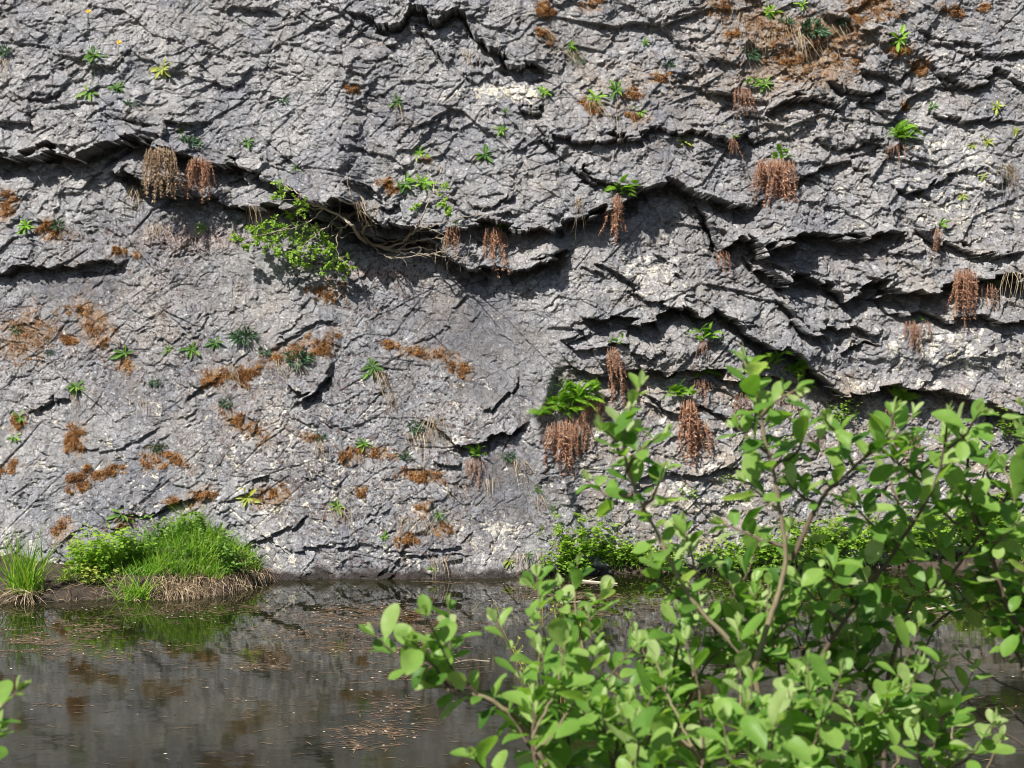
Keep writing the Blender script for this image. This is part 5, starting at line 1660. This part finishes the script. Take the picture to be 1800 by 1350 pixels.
SIDE = [  # start, tip, distance, leaves
    ((960, 1400), (935, 1225), 3.0, 16), ((1000, 1400), (1000, 1190), 3.4, 15), ((1060, 1420), (1075, 1255), 3.1, 17), ((1130, 1420), (1165, 1205), 3.5, 18), ((1180, 1300), (1250, 1140), 3.5, 18),
    ((1250, 1420), (1300, 1255), 3.2, 17), ((1200, 1420), (1235, 1310), 3.0, 15), ((1330, 1400), (1390, 1260), 3.1, 16), ((1400, 1420), (1440, 1300), 3.1, 15), ((1430, 1260), (1500, 1130), 3.6, 17),
    ((1500, 1330), (1570, 1235), 3.5, 15), ((1540, 1400), (1630, 1250), 3.7, 16), ((1380, 1230), (1370, 1060), 3.6, 17), ((1290, 1200), (1265, 1075), 3.6, 16), ((1230, 1080), (1200, 930), 3.5, 18),
    ((1215, 1060), (1150, 990), 3.5, 8), ((1355, 800), (1290, 750), 3.3, 10), ((1360, 820), (1415, 735), 3.35, 12), ((1340, 730), (1395, 680), 3.3, 9), ((1372, 900), (1310, 850), 3.3, 10),
    ((1378, 960), (1275, 930), 3.35, 12), ((1500, 820), (1450, 735), 3.4, 14), ((1520, 800), (1600, 730), 3.4, 14), ((1575, 955), (1500, 880), 3.5, 14), ((1590, 930), (1560, 830), 3.5, 14),
    ((1638, 850), (1600, 775), 3.5, 14), ((1650, 800), (1720, 725), 3.5, 14), ((1740, 900), (1800, 840), 3.6, 14), ((1720, 930), (1690, 860), 3.6, 14), ((1742, 960), (1795, 915), 3.6, 14),
    ((1768, 1040), (1700, 960), 3.6, 14), ((1780, 1060), (1800, 990), 3.6, 12), ((1660, 1010), (1620, 920), 3.6, 14), ((1580, 1090), (1520, 1010), 3.6, 14), ((1590, 1080), (1650, 1040), 3.6, 12),
    ((1500, 1060), (1450, 975), 3.5, 16), ((1480, 1090), (1400, 1020), 3.5, 14), ((1420, 1190), (1330, 1110), 3.5, 12), ((1545, 1230), (1490, 1160), 3.6, 14), ((1640, 1100), (1720, 1020), 3.7, 14),
    ((1090, 800), (1060, 750), 3.3, 7), ((1100, 830), (1160, 770), 3.3, 8), ((1112, 870), (1030, 850), 3.3, 6), ((1125, 900), (1160, 830), 3.3, 6), ((1440, 890), (1390, 850), 3.35, 10),
    ((1700, 1400), (1760, 1300), 3.6, 2), ((1850, 880), (1790, 760), 3.7, 16), ((1850, 820), (1800, 710), 3.7, 14), ((1880, 1020), (1810, 930), 3.6, 14), ((1560, 1420), (1680, 1330), 3.4, 12),
    ((1320, 1420), (1330, 1330), 2.9, 12), ((1110, 1420), (1120, 1350), 2.9, 12), ((880, 1420), (830, 1330), 3.1, 10), ((1460, 1420), (1560, 1320), 3.4, 14), ((1040, 1290), (1010, 1110), 3.6, 16),
    ((1150, 1290), (1190, 1130), 3.7, 16), ((1640, 860), (1545, 790), 3.5, 14), ((1760, 860), (1720, 790), 3.6, 14), ((1800, 1180), (1750, 1090), 3.6, 14),
    ((1700, 930), (1640, 880), 3.55, 14), ((1780, 900), (1760, 830), 3.5, 14), ((1620, 1000), (1560, 940), 3.6, 14), ((1700, 830), (1680, 740), 3.65, 14), ((1850, 1120), (1800, 1060), 3.7, 12),
]
for (x0, y0), (x1, y1), d, nl in SIDE:
    mx, my = (x0 + x1) / 2 + RS.uniform(-12, 12), (y0 + y1) / 2 + RS.uniform(-8, 14)
    willow_shoot(wr, WR, [(x0, y0), (mx, my), (x1, y1)], d, .0045, .0016, .22, nl if y1 > 1040 else max(5, int(nl * 0.8)), .056 * RS.uniform(0.9, 1.1), RS.uniform(0.3, 0.8), RS.uniform(-0.15, 0.2), 4 if y1 > 1040 and nl > 11 else 0)
TW = [((1830, 1330), (1740, 1270), (1660, 1180)), ((1830, 1230), (1740, 1190), (1690, 1150)), ((1640, 1400), (1620, 1330), (1560, 1260)), ((1690, 1420), (1660, 1300), (1665, 1220)), ((1810, 1280), (1760, 1240), (1730, 1235))]
for tw in TW:                                               # thin bare twigs low on the right
    willow_shoot(wr, WR, list(tw), 3.8, .0035, .0012, .8, 2, .03, .3)

wl = at(-90, 1400, 2.9)
wl.z = float(ground_z(np.array([wl.x]), np.array([wl.y]))[0]) - 0.02
wl_o = tag(link('willow_sapling', None, loc=wl), 'single leafy willow sprig poking in at the lower left corner', 'bush')
willow_shoot(wl_o, wl, [tuple(wl), (-70, 1420), (-45, 1310), (-10, 1262), (30, 1222)], 2.9, .007, .0018, .80, 11, .058, .5)
willow_shoot(wl_o, wl, [(-70, 1390), (-40, 1330), (-5, 1290)], 2.9, .004, .0016, .4, 7, .058, .5)
wx = at(1980, 700, 3.9)
wx.z = 0.3
wx_o = tag(link('willow_sapling', None, loc=wx), 'willow twig showing single leaves at the right edge above the bush', 'bush')
willow_shoot(wx_o, wx, [tuple(wx), (1900, 700), (1850, 300), (1835, 130), (1812, 70)], 3.9, .008, .0018, .72, 12, .056, .5)

# thin flowering stalks standing in the shallows behind the low willow shoots
sx = at(960, 1190, 6.2)
sx.z = 0.2
so = tag(link('flower_stalk', None, loc=sx), 'thin stalks with tiny pale seed heads rising behind the low willow shoots', 'plant')
for (x0, y0), (x1, y1) in (((925, 1190), (872, 1082)), ((960, 1190), (952, 1050)), ((985, 1180), (975, 1075)), ((1000, 1185), (1022, 1080)), ((975, 1190), (998, 1108)), ((940, 1190), (905, 1140))):
    a = Acc()
    p, q = np.array(at(x0, y0, 6.2)), np.array(at(x1, y1, 6.2))
    b = np.array([p[0], 6.2, 0.2])
    path = smooth_path([b, p, (p + q) / 2 + RS.normal(0, 0.01, 3), q], 12)
    tube(a, path, .0025, .001, 4, .8)
    for k in range(10):
        c = path[RS.randint(8, 12)]
        e = c + unit(RS.normal(0, 1, 3) + np.array([0, 0, 0.8])) * RS.uniform(0.02, 0.05)
        tube(a, smooth_path([c, (c + e) / 2, e], 3), .0008, .0005, 3, .8)
        D = unit(RS.normal(0, 1, (4, 3)) + UP)
        X = unit(np.cross(D, RS.normal(0, 1, (4, 3))))
        inst(a, *ROUND_LEAF, X, D, np.cross(X, D), np.tile(e, (4, 1)), 0.010, 0.9)
    o = a.build('stem', M_YEL, so)
    o.data.transform(Matrix.Translation(-sx))
